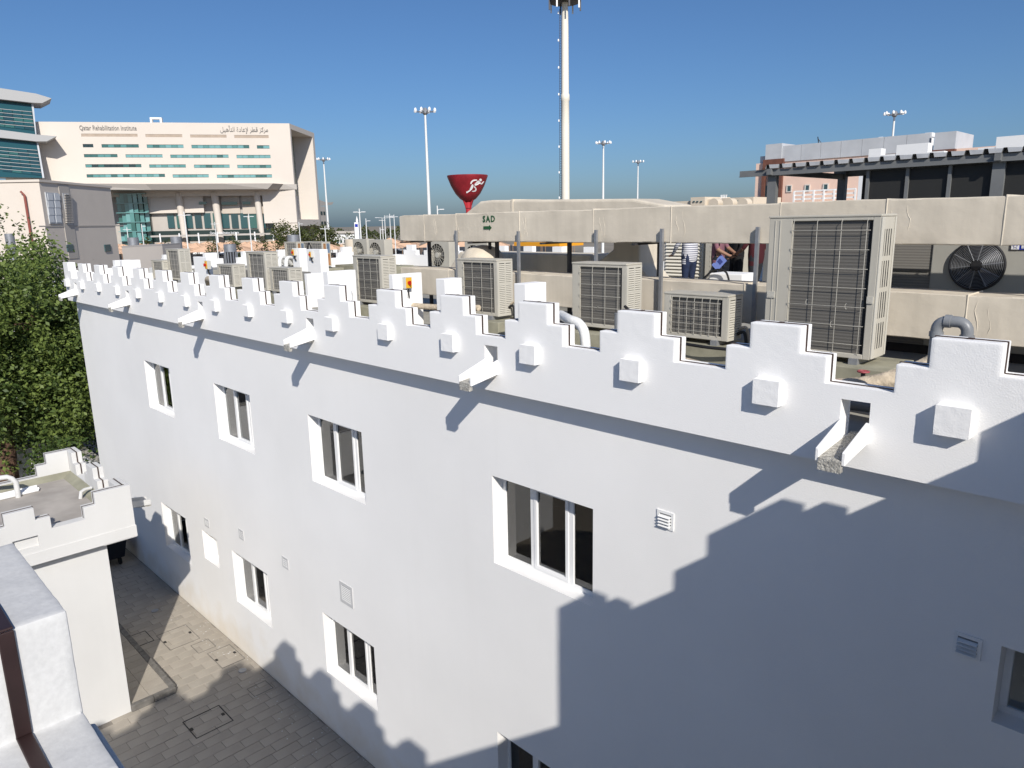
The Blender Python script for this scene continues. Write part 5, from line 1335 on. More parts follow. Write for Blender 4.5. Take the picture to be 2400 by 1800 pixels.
# great canopy
CZ = 27.7
fp = [Q(L_+60, CZ, 34), Q(qp(*R0(300, 665), 22)[0], CZ, 22), Q(qp(*R0(940, 688), 12)[0], CZ, 12), Q(qp(*R0(1440, 697), 10)[0], CZ, 10), Q(qp(*R0(1770, 703), 8)[0], CZ, 8), Q(qp(*R0(1838, 720), 2)[0], CZ, 1.5)]
bk = [Q(-1.0, CZ, -.1), Q(L_+60, CZ, -.1)]
poly = [(p.x, p.y) for p in fp]+[(p.x, p.y) for p in bk]
q = MB(); n = len(poly)
top = [(x_, y_, CZ) for (x_, y_) in poly]
cen = B+E1*45
low = []
for k, (x_, y_) in enumerate(poly):
    w_ = Vector((x_, y_, 0)); d_ = (cen-w_); d_.z = 0
    low.append(tuple((w_+d_.normalized()*(2.5 if k < 6 else 0)).to_tuple()[:2])+(CZ-2.3,))
q.add(top+low, [tuple(range(n)), tuple(range(2*n-1, n-1, -1))]+[(k, (k+1) % n, (k+1) % n+n, k+n) for k in range(n)]); q.build('canopy', 'soffit', hs)
# entrance canopy with sign
ez = 6.1
a1, _ = qp(*R0(970, 990), 12); a0, _ = qp(*R0(1945, 985), 12)
q = MB(); qbox(q, a0, a1, ez, ez+.7, 2, 12.0); q.build('entrance_canopy', 'stone_grey', hs)
for k in range(8):
    a = a0+(a1-a0)*(k+.5)/8
    q = MB(); qbox(q, a-.25, a+.25, 0, ez+1.4, 12.02, 12.5); q.build('canopy_post', 'far_white', hs)
def face_m(a, z, out, dirn=-1):                 # matrix writing along the front towards -E1 (left to right seen from outside)
    o = Q(a, z, out); x_ = E1*dirn
    return Matrix(((x_.x, 0, N1.x, o.x), (x_.y, 0, N1.y, o.y), (0, 1, 0, o.z), (0, 0, 0, 1)))
aL, zL = qp(*R0(517, 345)); aR, _ = qp(*R0(886, 345))
text_mesh('Qatar Rehabilitation Institute', 2.75, .05, 'letter_grey', hs, face_m(aL, zL, .2), 'sign_lettering', fit=abs(aL-aR))
AR = '\ufede\ufef4\ufeeb\ufe84\ufe98\ufedf\ufe8d \ufe93\ufea9\ufe8e\ufecb\ufef9 \ufeae\ufec4\ufed7 \ufeb0\ufedb\ufeae\ufee3'
aL, zL = qp(*R0(1428, 355)); aR, _ = qp(*R0(1738, 355))
text_mesh(AR, 2.7, .05, 'letter_grey', hs, face_m(aL, zL, .2), 'sign_lettering', fit=abs(aL-aR))
aL, _ = qp(*R0(1357, 982), 12.6); aR, _ = qp(*R0(1545, 982), 12.6)
text_mesh('Qatar Rehabilitation Institute', 1.5, .1, 'letter_white', hs, face_m(aL, ez+.75, 12.3), 'sign_lettering', fit=abs(aL-aR))
aL, _ = qp(*R0(1775, 982), 12.6); aR, _ = qp(*R0(1915, 982), 12.6)
text_mesh(AR, 1.5, .1, 'letter_white', hs, face_m(aL, ez+.75, 12.3), 'sign_lettering', fit=abs(aL-aR))
aL, zL = qp(*R0(965, 289)); aR, _ = qp(*R0(1042, 289))
q = MB(); qbox(q, aR, aL, HT+1.6, HT+2.3, -4, -2); qbox(q, aR, aR+.8, HT+.01, HT+1.59, -4, -2); qbox(q, aL-.8, aL, HT+.01, HT+1.59, -4, -2); q.build('roof_cradle', 'far_white', hs)
# wing with curved roof behind the end wall
wg = thing('rear_wing', 'grey lower wing with overhanging curved roof past the framed end wall', 'building', tuple(pix(760, 540, 380)))
P1 = up_(pix(748, 500, 372), 0); P2 = up_(pix(764, 500, 380), 0); dv = (P2-P1); nb = Vector((-dv.y, dv.x, 0)).normalized()*14
zt_ = 9.32+(529-484)/1720*375
q = MB(); q.obox(P1, dv, nb, Vector((0, 0, zt_))); q.build('wall', 'stone_grey', wg)
q = MB(); o = P1-dv*.1; o.z = zt_
zz = 9.32+(529-468)/1720*375
q.add([o, P1+dv*2.0+Vector((0, 0, zt_+1)), P1+dv*2.3+Vector((0, 0, zt_+2.4)), P1+dv*1.2+Vector((0, 0, zz-1.5)), up_(o, zz)]+[x_+nb for x_ in (o, P1+dv*2.0+Vector((0, 0, zt_+1)), P1+dv*2.3+Vector((0, 0, zt_+2.4)), P1+dv*1.2+Vector((0, 0, zz-1.5)), up_(o, zz))],
      [(0, 1, 2, 3, 4), (9, 8, 7, 6, 5)]+[(k, (k+1) % 5, (k+1) % 5+5, k+5) for k in range(5)]); q.build('roof', 'soffit', wg)
for j in range(3):
    for k in range(2):
        q = MB(); q.obox(P1+dv*(.2+.4*k)-nb*.005+Vector((0, 0, 5+5*j)), dv*.25, -nb*.01, Vector((0, 0, 1.6))); q.build('window', 'glass_d', wg)

mat('slab_grey', (0.36, 0.36, 0.355), 0.7)
# ---- glass tower at the far left
gt = thing('glass_tower', 'green glazed tower with projecting grey roof slabs beside the hospital', 'building', tuple(up_(pix(20, 300, 265), 0)))
DT = 297.0
vr = (pix(1300, 540, DT)-pix(1200, 540, DT)); vr.z = 0; vr.normalize()          # picture-right on the ground
vf = pix(20, 540, 10)-CAM; vf.z = 0; vf.normalize()
def tp(u, v): return pix(u, v, DT)
def slab(pts, depth, name, m_, par=gt, off=0.0):
    f = [tp(*p)+vf*off for p in pts]; n = len(f)
    q = MB(); q.add([tuple(p) for p in f]+[tuple(p+vf*depth) for p in f], [tuple(range(n)), tuple(range(2*n-1, n-1, -1))]+[(k, (k+1) % n, (k+1) % n+n, k+n) for k in range(n)])
    return q.build(name, m_, par)
slab([(-60, 195), (0, 209), (84, 222), (120, 233), (98, 244), (75, 243), (-60, 228)], 16, 'roof_slab', 'slab_grey', off=-3)
slab([(-60, 297), (0, 306), (85, 317), (132, 321), (109, 333), (85, 333), (-60, 318)], 16, 'floor_slab', 'slab_grey', off=-3)
slab([(-60, 229), (73, 244), (83, 320), (-60, 306)], 10, 'upper_glazing', 'glass_e')
slab([(-60, 319), (85, 334), (99, 417), (-60, 414)], 10, 'lower_glazing', 'glass_e')
slab([(73.3, 243), (78.5, 243.5), (85.5, 318), (83.3, 318)], 10, 'corner_fin', 'grey_clad', off=-.3)
slab([(85.3, 333), (89.5, 333.5), (104, 417), (99.5, 417)], 10, 'corner_fin', 'grey_clad', off=-.3)
for (v0, v1, x0, x1, n_) in ((262, 306, 74.5, 81.5, 5), (352, 412, 87.5, 98.5, 7)):
    for k in range(n_):
        f0 = k/n_; vv = v0+(v1-v0)*f0; xe = x0+(x1-x0)*f0
        slab([(-60, vv-13), (xe, vv), (xe, vv+1.1), (-60, vv-11.9)], .4, 'transom', 'slab_grey', off=-.5)
        for j in range(4):
            u0 = xe-11-11.5*j*2
            if u0 < -14: continue
            slab([(u0-10.9, vv+2-(22.5+23*j)*.115), (u0+10.5, vv+2-(.5+23*j)*.115), (u0+10.7, vv+(v1-v0)/n_-.4-(.5+23*j)*.115), (u0-10.7, vv+(v1-v0)/n_-.4-(22.5+23*j)*.115)], .3, 'pane', rng.choice(('glass_a', 'glass_e', 'glass_e', 'glass_f')), off=-.35)

# ---- plant building with louvres, nearer
pl = thing('plant_building', 'tan grey plant building with roof-high louvre and red pipe behind the tree', 'building', tuple(up_(pix(91, 426, 80), 0)))
K = up_(pix(91, 426, 80), 0); KZ = pix(91, 426, 80).z
dR = Vector((-.72, .69, 0)).normalized(); dL = Vector((-.69, -.72, 0)).normalized()
s_ = 1.0
def ucol(p):
    c = RW.transposed() @ (p-CAM); return CX+FP*c.x/c.z
while ucol(K+dR*s_+Vector((0, 0, 9))) < 272 and s_ < 80: s_ += .2
LR = s_
mat('plant_tan', (0.64, 0.575, 0.505), 0.85, var=0.06, vscale=.3); mat('frosted', (0.62, 0.64, 0.66), 0.4)
q = MB(); q.obox(K, dR*LR, dL*26, Vector((0, 0, KZ))); q.build('wall', 'plant_tan', pl)
nR = Vector((dR.y, -dR.x, 0));
if nR.dot(CAM-K) < 0: nR = -nR
nL = Vector((dL.y, -dL.x, 0))
if nL.dot(CAM-K) < 0: nL = -nL
def pR(u, v):
    d = RW @ Vector(((u-CX)/FP, (v-CY)/FP, 1.0)); t = (K-CAM).dot(nR)/d.dot(nR); p = CAM+d*t
    return (p-K).dot(dR), p.z
def prect(u0, u1, v0, v1, d0, d1, name, m_, par=None):
    s0_, z1_ = pR(*R0(u0, v0)); s1_, z0_ = pR(*R0(u1, v1)); sm, _ = pR(*R0(u1, v0))
    q = MB(); q.obox(K+dR*s0_+nR*d0+Vector((0, 0, z0_)), dR*(s1_-s0_), nR*(d1-d0), Vector((0, 0, z1_-z0_))); return q.build(name, m_, par or pl)
wf = prect(288, 398, 748, 952, .0, .12, 'window', 'grey_clad')
for a in range(2):
    for b2 in range(4): prect(298+45*a+12*b2/4, 338+45*a+12*b2/4, 756+48*b2, 800+48*b2, .121, .16, 'pane', 'frosted', wf)
lf = prect(400, 468, 755, 958, .0, .10, 'louvre_frame', 'grey_clad')
for k in range(18): prect(408+k*.6, 452+k*.6, 762+10.5*k, 768+10.5*k, .101, .3, 'louvre_blade', 'stone_grey', lf)
prect(440, 446, 700, 1180, .001, .06, 'wall_joint', 'stone_grey'); prect(250, 800, 965, 968, .001, .05, 'wall_joint', 'stone_grey')
for (a, b2) in ((428, 474), (672, 716)): prect(a, b2, 1088, 1130, .0, .12, 'window', 'win_dark')
q = MB(); q.obox(K-dR*.15+nR*.15+Vector((0, 0, KZ)), dR*(LR+.3), dL*26.3, Vector((0, 0, .25))); q.build('coping', 'stone_pale', pl)
mat('red_pipe', (0.22, 0.05, 0.035), 0.6)
pa_ = K+dL*1.6+nL*.3
q = MB(); q.tube([pa_+Vector((0, 0, 0)), pa_+Vector((0, 0, KZ-1.4)), pa_+dL*.35+Vector((0, 0, KZ-1.0))], .12, 8); q.build('fire_pipe', 'red_pipe', pl, smooth=True)
lw = thing('low_block', 'low tan flat block with grey end standing before the parking shades', 'building', tuple(up_(pix(350, 590, 55), 0)))
a_, b2 = up_(pix(284, 570, 56), 0), up_(pix(379, 568, 60), 0); c_ = up_(pix(421, 568, 64), 0)
q = MB(); q.obox(a_, b2-a_, (c_-b2)*1.0, Vector((0, 0, 8.0))); q.build('wall', 'plant_tan', lw)
q = MB(); q.obox(a_+Vector((0, 0, 8.002)), b2-a_, c_-b2, Vector((0, 0, .12))); q.build('coping', 'stone_grey', lw)

# ---- parking
pk_ = MB()
c0 = [at_dist(120, -.03, 150), at_dist(1300, -.03, 140), at_dist(1300, -.03, 300), at_dist(60, -.03, 318)]
pk_.quad(*c0); struct(pk_.build('parking_lot', 'asphalt'))
mat('shade_tan', (0.72, 0.47, 0.31), 0.85, var=0.08, vscale=.3); mat('post_brown', (0.30, 0.20, 0.13), 0.6)
rr_ = vr
def make_shade(w_=8.6, d_=9.0):
    t = thing('parking_shade', 'tan pyramid fabric shade over the parking', 'shade canopy', group='tan fabric shades over the car park')
    n_ = 6; q = MB(); vs_ = []
    for i_ in range(n_+1):
        for j in range(n_+1):
            x_, y_ = (i_/n_-.5)*w_, (j/n_-.5)*d_
            e_ = max(abs(i_/n_-.5), abs(j/n_-.5))*2
            z_ = 2.7+1.7*(1-e_)**1.15-.22*(abs(i_/n_-.5)*2 > .99)*(1-abs(j/n_-.5)*2)*-1
            vs_.append((x_, y_, z_))
    q.add(vs_, [(i_*(n_+1)+j, (i_+1)*(n_+1)+j, (i_+1)*(n_+1)+j+1, i_*(n_+1)+j+1) for i_ in range(n_) for j in range(n_)])
    q.build('fabric', 'shade_tan', t, local=True)
    for sx in (-1, 1):
        for sy in (-1, 1):
            q = MB(); q.tube([(sx*w_*.49, sy*d_*.49, 0), (sx*w_*.49, sy*d_*.49, 2.72)], .09, 6); q.build('post', 'post_brown', t, local=True)
            q = MB(); q.tube([(sx*w_*.49, sy*d_*.49, 2.7), (0, 0, 4.35)], .05, 5); q.build('stay', 'post_brown', t, local=True)
    return t
shade0 = make_shade()
ang = math.atan2(vr.y, vr.x)
mid = at_dist(600, 0, 1.0)-CAM; mid.z = 0
first = True
for row, (dd, shift) in enumerate(((212, 0), (228, 4), (246, 2), (264, 5), (284, 1))):
    u = 262+shift*4
    while u < 960:
        p = at_dist(u, 0, dd)
        sh_rz = ang+rng.uniform(-.03, .03)
        if first: shade0.location = p; shade0.rotation_euler.z = sh_rz; first = False
        else: place_copy(shade0, p, sh_rz)
        u += 8.9*1720/dd
for k in range(5):
    p = at_dist(1010+k*75, 0, 215); place_copy(shade0, p, ang)
def make_car(body_m):
    t = thing('parked_car', 'car', 'car')
    q = MB(); q.prism([(-2.2, .35), (-2.25, .75), (-2.1, .95), (-1.3, 1.0), (-.75, 1.48), (.75, 1.5), (1.35, 1.02), (2.05, .88), (2.2, .65), (2.2, .35)], 'xz', -.85, .85); q.build('body', body_m, t, local=True, bevel=.12)
    for s_ in (-1, 1):
        q = MB(); q.prism([(-1.1, 1.03), (-.7, 1.4), (.68, 1.42), (1.15, 1.03)], 'xz', s_*.852, s_*.858); q.build('side_window', 'win_dark', t, local=True)
        for xx in (-1.35, 1.4):
            q = MB(); q.tube([(xx, s_*.68, .33), (xx, s_*.87, .33)], .33, 14); w__ = q.build('wheel', 'rubber', t, local=True)
            q = MB(); q.tube([(xx, s_*.871, .33), (xx, s_*.885, .33)], .19, 10); q.build('rim', 'bin_rim', w__, local=True)
    for yy in (-.6, .6):
        q = MB(); q.box(2.08, 2.21, yy-.16, yy+.16, .62, .76); q.build('headlight', 'paint_white', t, local=True)
    q = MB(); q.obox((1.36, -.68, 1.03), (0, 1.36, 0), (-.56, 0, .42), (.02, 0, .02)); q.build('windscreen', 'win_dark', t, local=True)
    return t
mat('car_white', (.75, .75, .74), .3); mat('car_silver', (.42, .43, .44), .3, .4); mat('car_dark', (.03, .03, .035), .3)
cars = {c: make_car('car_'+c) for c in ('white', 'silver', 'dark')}
used = set()
for k, (u, dd, c, rz) in enumerate(((462, 262, 'white', .4), (497, 268, 'dark', 1.9), (430, 275, 'silver', 1.2), (520, 255, 'white', 1.5), (560, 262, 'silver', 1.1), (598, 258, 'white', 1.6), (632, 270, 'dark', 1.4), (705, 262, 'white', 1.2), (742, 255, 'silver', .5), (880, 258, 'dark', 1.5), (905, 262, 'white', 1.3), (935, 255, 'silver', 1.0))):
    p = at_dist(u, -.03, dd)
    lab = 'small %s car parked under the tan fabric shades' % c
    grp = '%s cars in the car park' % c
    if c in used: place_copy(cars[c], p, ang+rz, lab, grp)
    else:
        used.add(c); o = cars[c]; o.location = p; o.rotation_euler.z = ang+rz; o['label'] = lab; o['group'] = grp

# ---- lamps and masts
mat('pole_white', (.70, .71, .70), .5); mat('mast_cream', (.74, .70, .60), .6); mat('lamp_white', (.8, .8, .8), .4)
def lamp(u, vt, dd, label, kind='double', arm=.3):
    p = at_dist(u, 0, dd)
    hor = 555-.01975*(u+531); H_ = zat(u, vt, p)
    t = thing('street_lamp', label, 'street lamp', tuple(p), ang, group='white street lamps around the car park')
    q = MB(); q.tube([(0, 0, 0), (0, 0, H_)], [.16, .09], 8); q.build('pole', 'pole_white', t, local=True, smooth=True)
    for s_ in ((-1, 1) if kind == 'double' else (1,)):
        q = MB(); q.tube([(0, 0, H_-.7), (s_*arm, 0, H_-.55)], .06, 5); q.build('arm', 'pole_white', t, local=True)
        q = MB(); q.box(min(s_*arm, s_*(arm+.75)), max(s_*arm, s_*(arm+.75)), -.16, .16, H_-.62, H_-.5); q.build('lamp_head', 'lamp_white', t, local=True, bevel=.05)
for args in ((845, 489, 125, 'tall double-headed street lamp standing beside the white totem'), (586, 501, 150, 'double-headed street lamp before the hospital columns'), (436, 496, 122, 'double-headed street lamp before the first hospital column'),
             (298, 533, 190, 'low double-headed lamp before the glazed atrium'), (762, 530, 160, 'low double-headed lamp before the bushy trees'), (859, 512, 170, 'single street lamp right of the totem', 'single'),
             (915, 501, 178, 'double-headed lamp left of the duct end'), (925, 503, 190, 'double-headed lamp closest to the duct end'), (903, 505, 205, 'long-armed lamp among the group by the duct', 'double', 1.9), (897, 512, 230, 'far slim lamp behind the long-armed one'), (891, 533, 180, 'low single lamp before the far wood', 'single'),
             (1027, 482, 112, 'single street lamp left of the red funnel', 'single'), (505, 520, 200, 'slim lamp before the second hospital column'), (333, 525, 180, 'slim single lamp before the glazed atrium', 'single'), (702, 520, 200, 'slim lamp before the round tree', 'single')):
    lamp(*args)
def high_mast(u, vt, dd, label):
    p = at_dist(u, 0, dd); hor = 555-.01975*(u+531); H_ = zat(u, vt, p)
    t = thing('high_mast', label, 'light mast', tuple(p), rng.uniform(0, 1), group='tall ring-headed light masts')
    q = MB(); q.tube([(0, 0, 0), (0, 0, H_-1.0)], [.42, .2], 10); q.build('pole', 'pole_white', t, local=True, smooth=True)
    q = MB(); q.lathe([(.25, -1.2), (.55, -.9), (.6, -.3), (.3, .1)], (0, 0, H_), 10); q.build('hub', 'galv', t, local=True)
    for k in range(8):
        a = 2*math.pi*k/8; c, s_ = math.cos(a), math.sin(a)
        q = MB(); q.tube([(.4*c, .4*s_, H_-.7), (1.9*c, 1.9*s_, H_-.55)], .07, 4); q.build('arm', 'galv', t, local=True)
        q = MB(); q.lathe([(.24, -.45), (.28, -.2), (.2, .1), (.08, .22)], (2.0*c, 2.0*s_, H_-.2), 8); q.build('floodlight', 'lamp_white', t, local=True, smooth=True)
for args in ((1008, 254, 146, 'tallest ring-headed light mast between the hospital and the red funnel'), (1413, 331, 205, 'ring-headed light mast right of the cream antenna mast'), (1493, 376, 270, 'smaller ring-headed light mast rising over the duct hump'),
             (770, 370, 245, 'ring-headed light mast at the hospital\'s framed end wall'), (2073, 263, 165, 'ring-headed light mast over the pink building')): high_mast(*args)
am = thing('antenna_mast', 'thick cream telecom mast with side ladder and antennas at its top', 'mast', tuple(at_dist(1326, 0, 105)), ang)
_mp = at_dist(1326, 0, 105)
mz = lambda v: zat(1329, v, _mp)
q = MB(); q.lathe([(.58, 0), (.55, mz(300)), (.53, mz(228)-.5), (.60, mz(228)-.4), (.60, mz(228)+.3), (.50, mz(228)+.5), (.47, mz(60)), (.40, mz(10)), (.38, mz(-40))], (0, 0, 0), 24); q.build('shaft', 'mast_cream', am, local=True, smooth=True)
q = MB(); q.tube([(-.85, 0, 6), (-.72, 0, mz(20))], .035, 5).tube([(-.60, -.1, 6), (-.52, -.1, mz(20))], .03, 5)
for k in range(110): zz = 6+k*.32; q.tube([(-.85+.13*k/110, 0, zz), (-.60+.08*k/110, -.1, zz)], .022, 4)
tag(q.build('ladder', 'steel_dark', am, local=True), kind='stuff')
for k in range(9):
    zz = 9+3.45*k; q = MB(); q.box(-.98, -.82, -.12, .12, zz, zz+.28); q.build('ladder_bracket', 'lamp_white', am, local=True)
q = MB(); q.lathe([(.4, 0), (2.1, .05), (2.2, .5), (.4, .6)], (0, 0, mz(6)), 20); q.build('platform', 'steel_dark', am, local=True)
for k in range(8):
    a = 2*math.pi*k/8+.2
    q = MB(); q.box(2.15*math.cos(a)-.1, 2.15*math.cos(a)+.1, 2.15*math.sin(a)-.08, 2.15*math.sin(a)+.08, mz(24), mz(-20)); q.build('antenna_panel', 'lamp_white' if k % 2 else 'steel_dark', am, local=True)

# ---- red funnel sign with the white runner
mat('funnel_red', (0.30, 0.018, 0.028), 0.45, var=0.35, vscale=.9); mat('stem_red', (0.42, 0.03, 0.04), 0.45)
FD = 95.0; fpos = at_dist(1099.5, 0, FD)
fs_ = thing('funnel_sign', 'dark red funnel-shaped tower sign with a white running figure', 'sign', tuple(fpos))
fz = lambda v: zat(1099.5, v, fpos)
pr_ = FD/FP*1.03
prof = [(44.6*pr_, fz(414)), (44.6*pr_, fz(411)), (45.6*pr_, fz(411)), (45.6*pr_, fz(414)), (43*pr_, fz(421)), (37.5*pr_, fz(436)), (28*pr_, fz(454)), (18*pr_, fz(466)), (9*pr_, fz(472)), (6*pr_, fz(474))]
q = MB(); q.lathe(list(reversed(prof)), (fpos.x, fpos.y, 0), 40); q.build('bowl', 'funnel_red', fs_, smooth=True)
q = MB(); q.lathe([(6.4*pr_, 0), (5.9*pr_, fz(505)), (6.2*pr_, fz(488)), (7.4*pr_, fz(474))], (fpos.x, fpos.y, 0), 18); q.build('stem', 'stem_red', fs_, smooth=True)
q = MB(); q.lathe([(8*pr_, fz(488)), (8*pr_, fz(487))], (fpos.x, fpos.y, 0), 18); q.build('collar', 'funnel_red', fs_)
for k in range(4):
    a = math.pi/4+k*math.pi/2+ang; c, s_ = math.cos(a), math.sin(a)
    pts = [(6*pr_, fz(495)), (9*pr_, fz(484)), (15*pr_, fz(468)), (20*pr_, fz(458)), (16.5*pr_, fz(467)), (6*pr_, fz(477))]
    q = MB(); w_ = Vector((-s_, c, 0))*.06
    P_ = [Vector((fpos.x+r*c, fpos.y+r*s_, z)) for r, z in pts]
    q.add([p-w_ for p in P_]+[p+w_ for p in P_], [tuple(range(6)), tuple(range(11, 5, -1))]+[(j, (j+1) % 6, (j+1) % 6+6, j+6) for j in range(6)]); q.build('rib', 'stem_red', fs_)
outp = sorted(((z, r) for r, z in prof[2:]))
def bowl_r(z):
    for (z0, r0), (z1, r1) in zip(outp, outp[1:]):
        if z0 <= z <= z1: return r0+(r1-r0)*(z-z0)/max(1e-6, z1-z0)
    return outp[-1][1] if z > outp[-1][0] else outp[0][1]
def on_bowl(px_, py_):
    u, v = 1000+px_/11.06, 380+py_/11.06
    d = (RW @ Vector(((u-CX)/FP, (v-CY)/FP, 1.0)))
    t = FD*.93
    for _k in range(600):
        p = CAM+d*t
        if math.hypot(p.x-fpos.x, p.y-fpos.y) <= bowl_r(p.z)+.05: break
        t += .02
    return p
def glyph(pts, name):
    P_ = [on_bowl(*p) for p in pts]; n = len(P_); back = Vector((fpos.x, fpos.y, 0))
    Bk = []
    for p in P_:
        h = Vector((fpos.x-p.x, fpos.y-p.y, 0)).normalized()*.12; Bk.append(p+h)
    q = MB(); q.add([tuple(p) for p in P_]+[tuple(p) for p in Bk], [tuple(range(n)), tuple(range(2*n-1, n-1, -1))]+[(j, (j+1) % n, (j+1) % n+n, j+n) for j in range(n)]); q.build(name, 'lamp_white', fs_)
glyph([(1400+32*math.cos(2*math.pi*k/12), 463+34*math.sin(2*math.pi*k/12)) for k in range(12)], 'figure_head')
glyph([(1130, 560), (1148, 505), (1190, 465), (1240, 450), (1302, 452), (1312, 480), (1250, 483), (1205, 498), (1178, 530), (1162, 565), (1145, 570)], 'figure_arm')
glyph([(1312, 492), (1350, 478), (1385, 505), (1400, 535), (1375, 558), (1320, 590), (1275, 608), (1238, 600), (1250, 560), (1290, 520)], 'figure_torso')
glyph([(1385, 530), (1425, 552), (1480, 498), (1497, 503), (1450, 565), (1425, 578), (1372, 560)], 'figure_arm')
glyph([(1165, 590), (1190, 572), (1212, 590), (1212, 640), (1180, 700), (1120, 755), (1065, 790), (1045, 808), (1028, 800), (1030, 762), (1060, 752), (1110, 712), (1140, 650)], 'figure_leg')
glyph([(1222, 618), (1262, 635), (1292, 685), (1292, 730), (1262, 762), (1215, 770), (1172, 762), (1178, 746), (1225, 744), (1262, 725), (1262, 690), (1230, 655)], 'figure_leg')

# ---- totem, far buildings
tt = thing('totem_sign', 'white pillar sign with blue emblem and pointed top beyond the car park', 'sign', tuple(at_dist(837, 0, 150)), ang)
H_ = CAM.z+(528-521)/FP*150
q = MB(); q.box(-.42, .42, -.42, .42, 0, H_); q.build('pillar', 'lamp_white', tt, local=True)
q = MB(); q.lathe([(.2, 0), (.26, .3), (.03, 1.2)], (.1, 0, H_+.001), 8); q.build('finial', 'lamp_white', tt, local=True)
q = MB(); q.box(-.3, .3, -.432, -.421, H_-.95, H_-.35); q.build('emblem', 'sign_blue', tt, local=True)
fb = thing('far_hall', 'low white hall with grey roof behind the bushy trees', 'building', tuple(at_dist(790, 0, 260)), ang)
q = MB(); q.box(-6, 6, 0, 10, 0, 6.6); q.build('wall', 'far_white', fb, local=True)
q = MB(); q.box(-2, 6.2, -.6, 10, 6.61, 7.4); q.build('roof', 'stone_grey', fb, local=True)
for k in range(6):
    q = MB(); q.box(-1.5+1.2*k, -.8+1.2*k, -.05, .0, 3.2, 4.3); q.build('window', 'win_dark', fb, local=True)
vk = thing('far_villa', 'low sandy villa with flat roof between the totem and the hall', 'building', tuple(at_dist(835, 0, 200)), ang)
q = MB(); q.box(-4, 4, 0, 8, 0, 4.4); q.build('wall', 'far_beige', vk, local=True)
q = MB(); q.box(-4.3, 4.3, -.3, 8.3, 4.41, 4.7); q.build('roof', 'stone_pale', vk, local=True)
for xx in (-2.5, 0, 2.5):
    q = MB(); q.box(xx-.5, xx+.5, -.04, 0, 1.5, 3.2); q.build('window', 'win_dark', vk, local=True)
for k, (u, dd, r_, h) in enumerate(((535, 31.5, .26, 8.98), (20, 70, .4, 9.2), (309, 70, .5, 8.6), (410, 70, .5, 8.6), (686, 70, .55, 8.55), (825, 72, .8, 8.0))):
    p = at_dist(u, 0, dd)
    t = thing('exhaust_stack', ['banded silver exhaust stack behind the rear battlements', 'silver exhaust drum by the plant building', 'silver exhaust drum above the low tan block', 'silver exhaust drum at the end of the low tan block', 'silver exhaust drum before the round tree', 'round sandy drum before the totem'][k], 'exhaust', tuple(p))
    q = MB(); q.lathe([(r_, 0), (r_, h-1.2 if k == 0 else h)], (0, 0, 0), 18); q.build('pipe', 'galv' if k < 5 else 'far_beige', t, local=True, smooth=True)
    if k == 0:
        q = MB(); q.lathe([(r_*.92, 0), (r_*.92, .52)], (0, 0, h-1.2), 18); q.build('louvre_ring', 'steel_dark', t, local=True, smooth=True)
        for j in range(14):
            a = 2*math.pi*j/14; q = MB(); q.box(r_*math.cos(a)-.02, r_*math.cos(a)+.02, r_*math.sin(a)-.02, r_*math.sin(a)+.02, h-1.2, h-.68); q.build('ring_bar', 'galv', t, local=True)
        q = MB(); q.lathe([(r_, 0), (r_, .32)], (0, 0, h-.67), 18); q.build('cap', 'galv', t, local=True, smooth=True)

# ---- vegetation
mat('bark', (0.13, 0.075, 0.05), 0.95, var=0.5, vscale=5, bump=1.0, bscale=14, bdist=0.05)
def leaf_mat(name, c1, c2):
    m = bpy.data.materials.new(name); m.use_nodes = True
    n, l = m.node_tree.nodes, m.node_tree.links
    b_ = n['Principled BSDF']; b_.inputs['Roughness'].default_value = .5; b_.inputs['Specular IOR Level'].default_value = .3
    at = n.new('ShaderNodeAttribute'); at.attribute_name = 'tone'
    cr = n.new('ShaderNodeValToRGB'); cr.color_ramp.elements[0].color = (*c1, 1); cr.color_ramp.elements[1].color = (*c2, 1)
    l.new(at.outputs['Fac'], cr.inputs[0]); l.new(cr.outputs[0], b_.inputs['Base Color'])
    tr = n.new('ShaderNodeBsdfTranslucent'); l.new(cr.outputs[0], tr.inputs[0])
    mx = n.new('ShaderNodeMixShader'); mx.inputs[0].default_value = .22
    out = n['Material Output']
    l.new(b_.outputs[0], mx.inputs[1]); l.new(tr.outputs[0], mx.inputs[2]); l.new(mx.outputs[0], out.inputs[0])
    MATS[name] = m
leaf_mat('leaf', (0.050, 0.085, 0.022), (0.17, 0.225, 0.055)); leaf_mat('leaf_far', (0.04, 0.055, 0.016), (0.12, 0.135, 0.035))
def leaf_mesh(name, pts, size, matn, parent, seed=1, droop=0.0, spread=1.0):
    r_ = random.Random(seed)
    V, F, T = [], [], []
    for (p, tone) in pts:
        a = r_.uniform(0, 6.283); tl = r_.uniform(-.9, .7)
        d = Vector((math.cos(a)*math.cos(tl), math.sin(a)*math.cos(tl), math.sin(tl)-droop)).normalized()
        s_ = d.cross(Vector((r_.gauss(0, 1), r_.gauss(0, 1), r_.gauss(0, 1)))).normalized()
        L__ = size*r_.uniform(.5, 1.6); w_ = L__*.28
        i_ = len(V)
        V += [tuple(p), tuple(p+d*L__*.5+s_*w_), tuple(p+d*L__), tuple(p+d*L__*.5-s_*w_)]
        F.append((i_, i_+1, i_+2, i_+3)); T.append(min(1, max(0, tone+r_.gauss(0, .22))))
    me = bpy.data.meshes.new(name); me.from_pydata(V, [], F); me.materials.append(MATS[matn])
    at = me.attributes.new('tone', 'FLOAT', 'FACE'); at.data.foreach_set('value', T)
    inv = WM[parent.name].inverted(); me.transform(inv)
    o = bpy.data.objects.new(name, me); COL.objects.link(o); o.parent = parent; WM[o.name] = WM[parent.name]
    return o
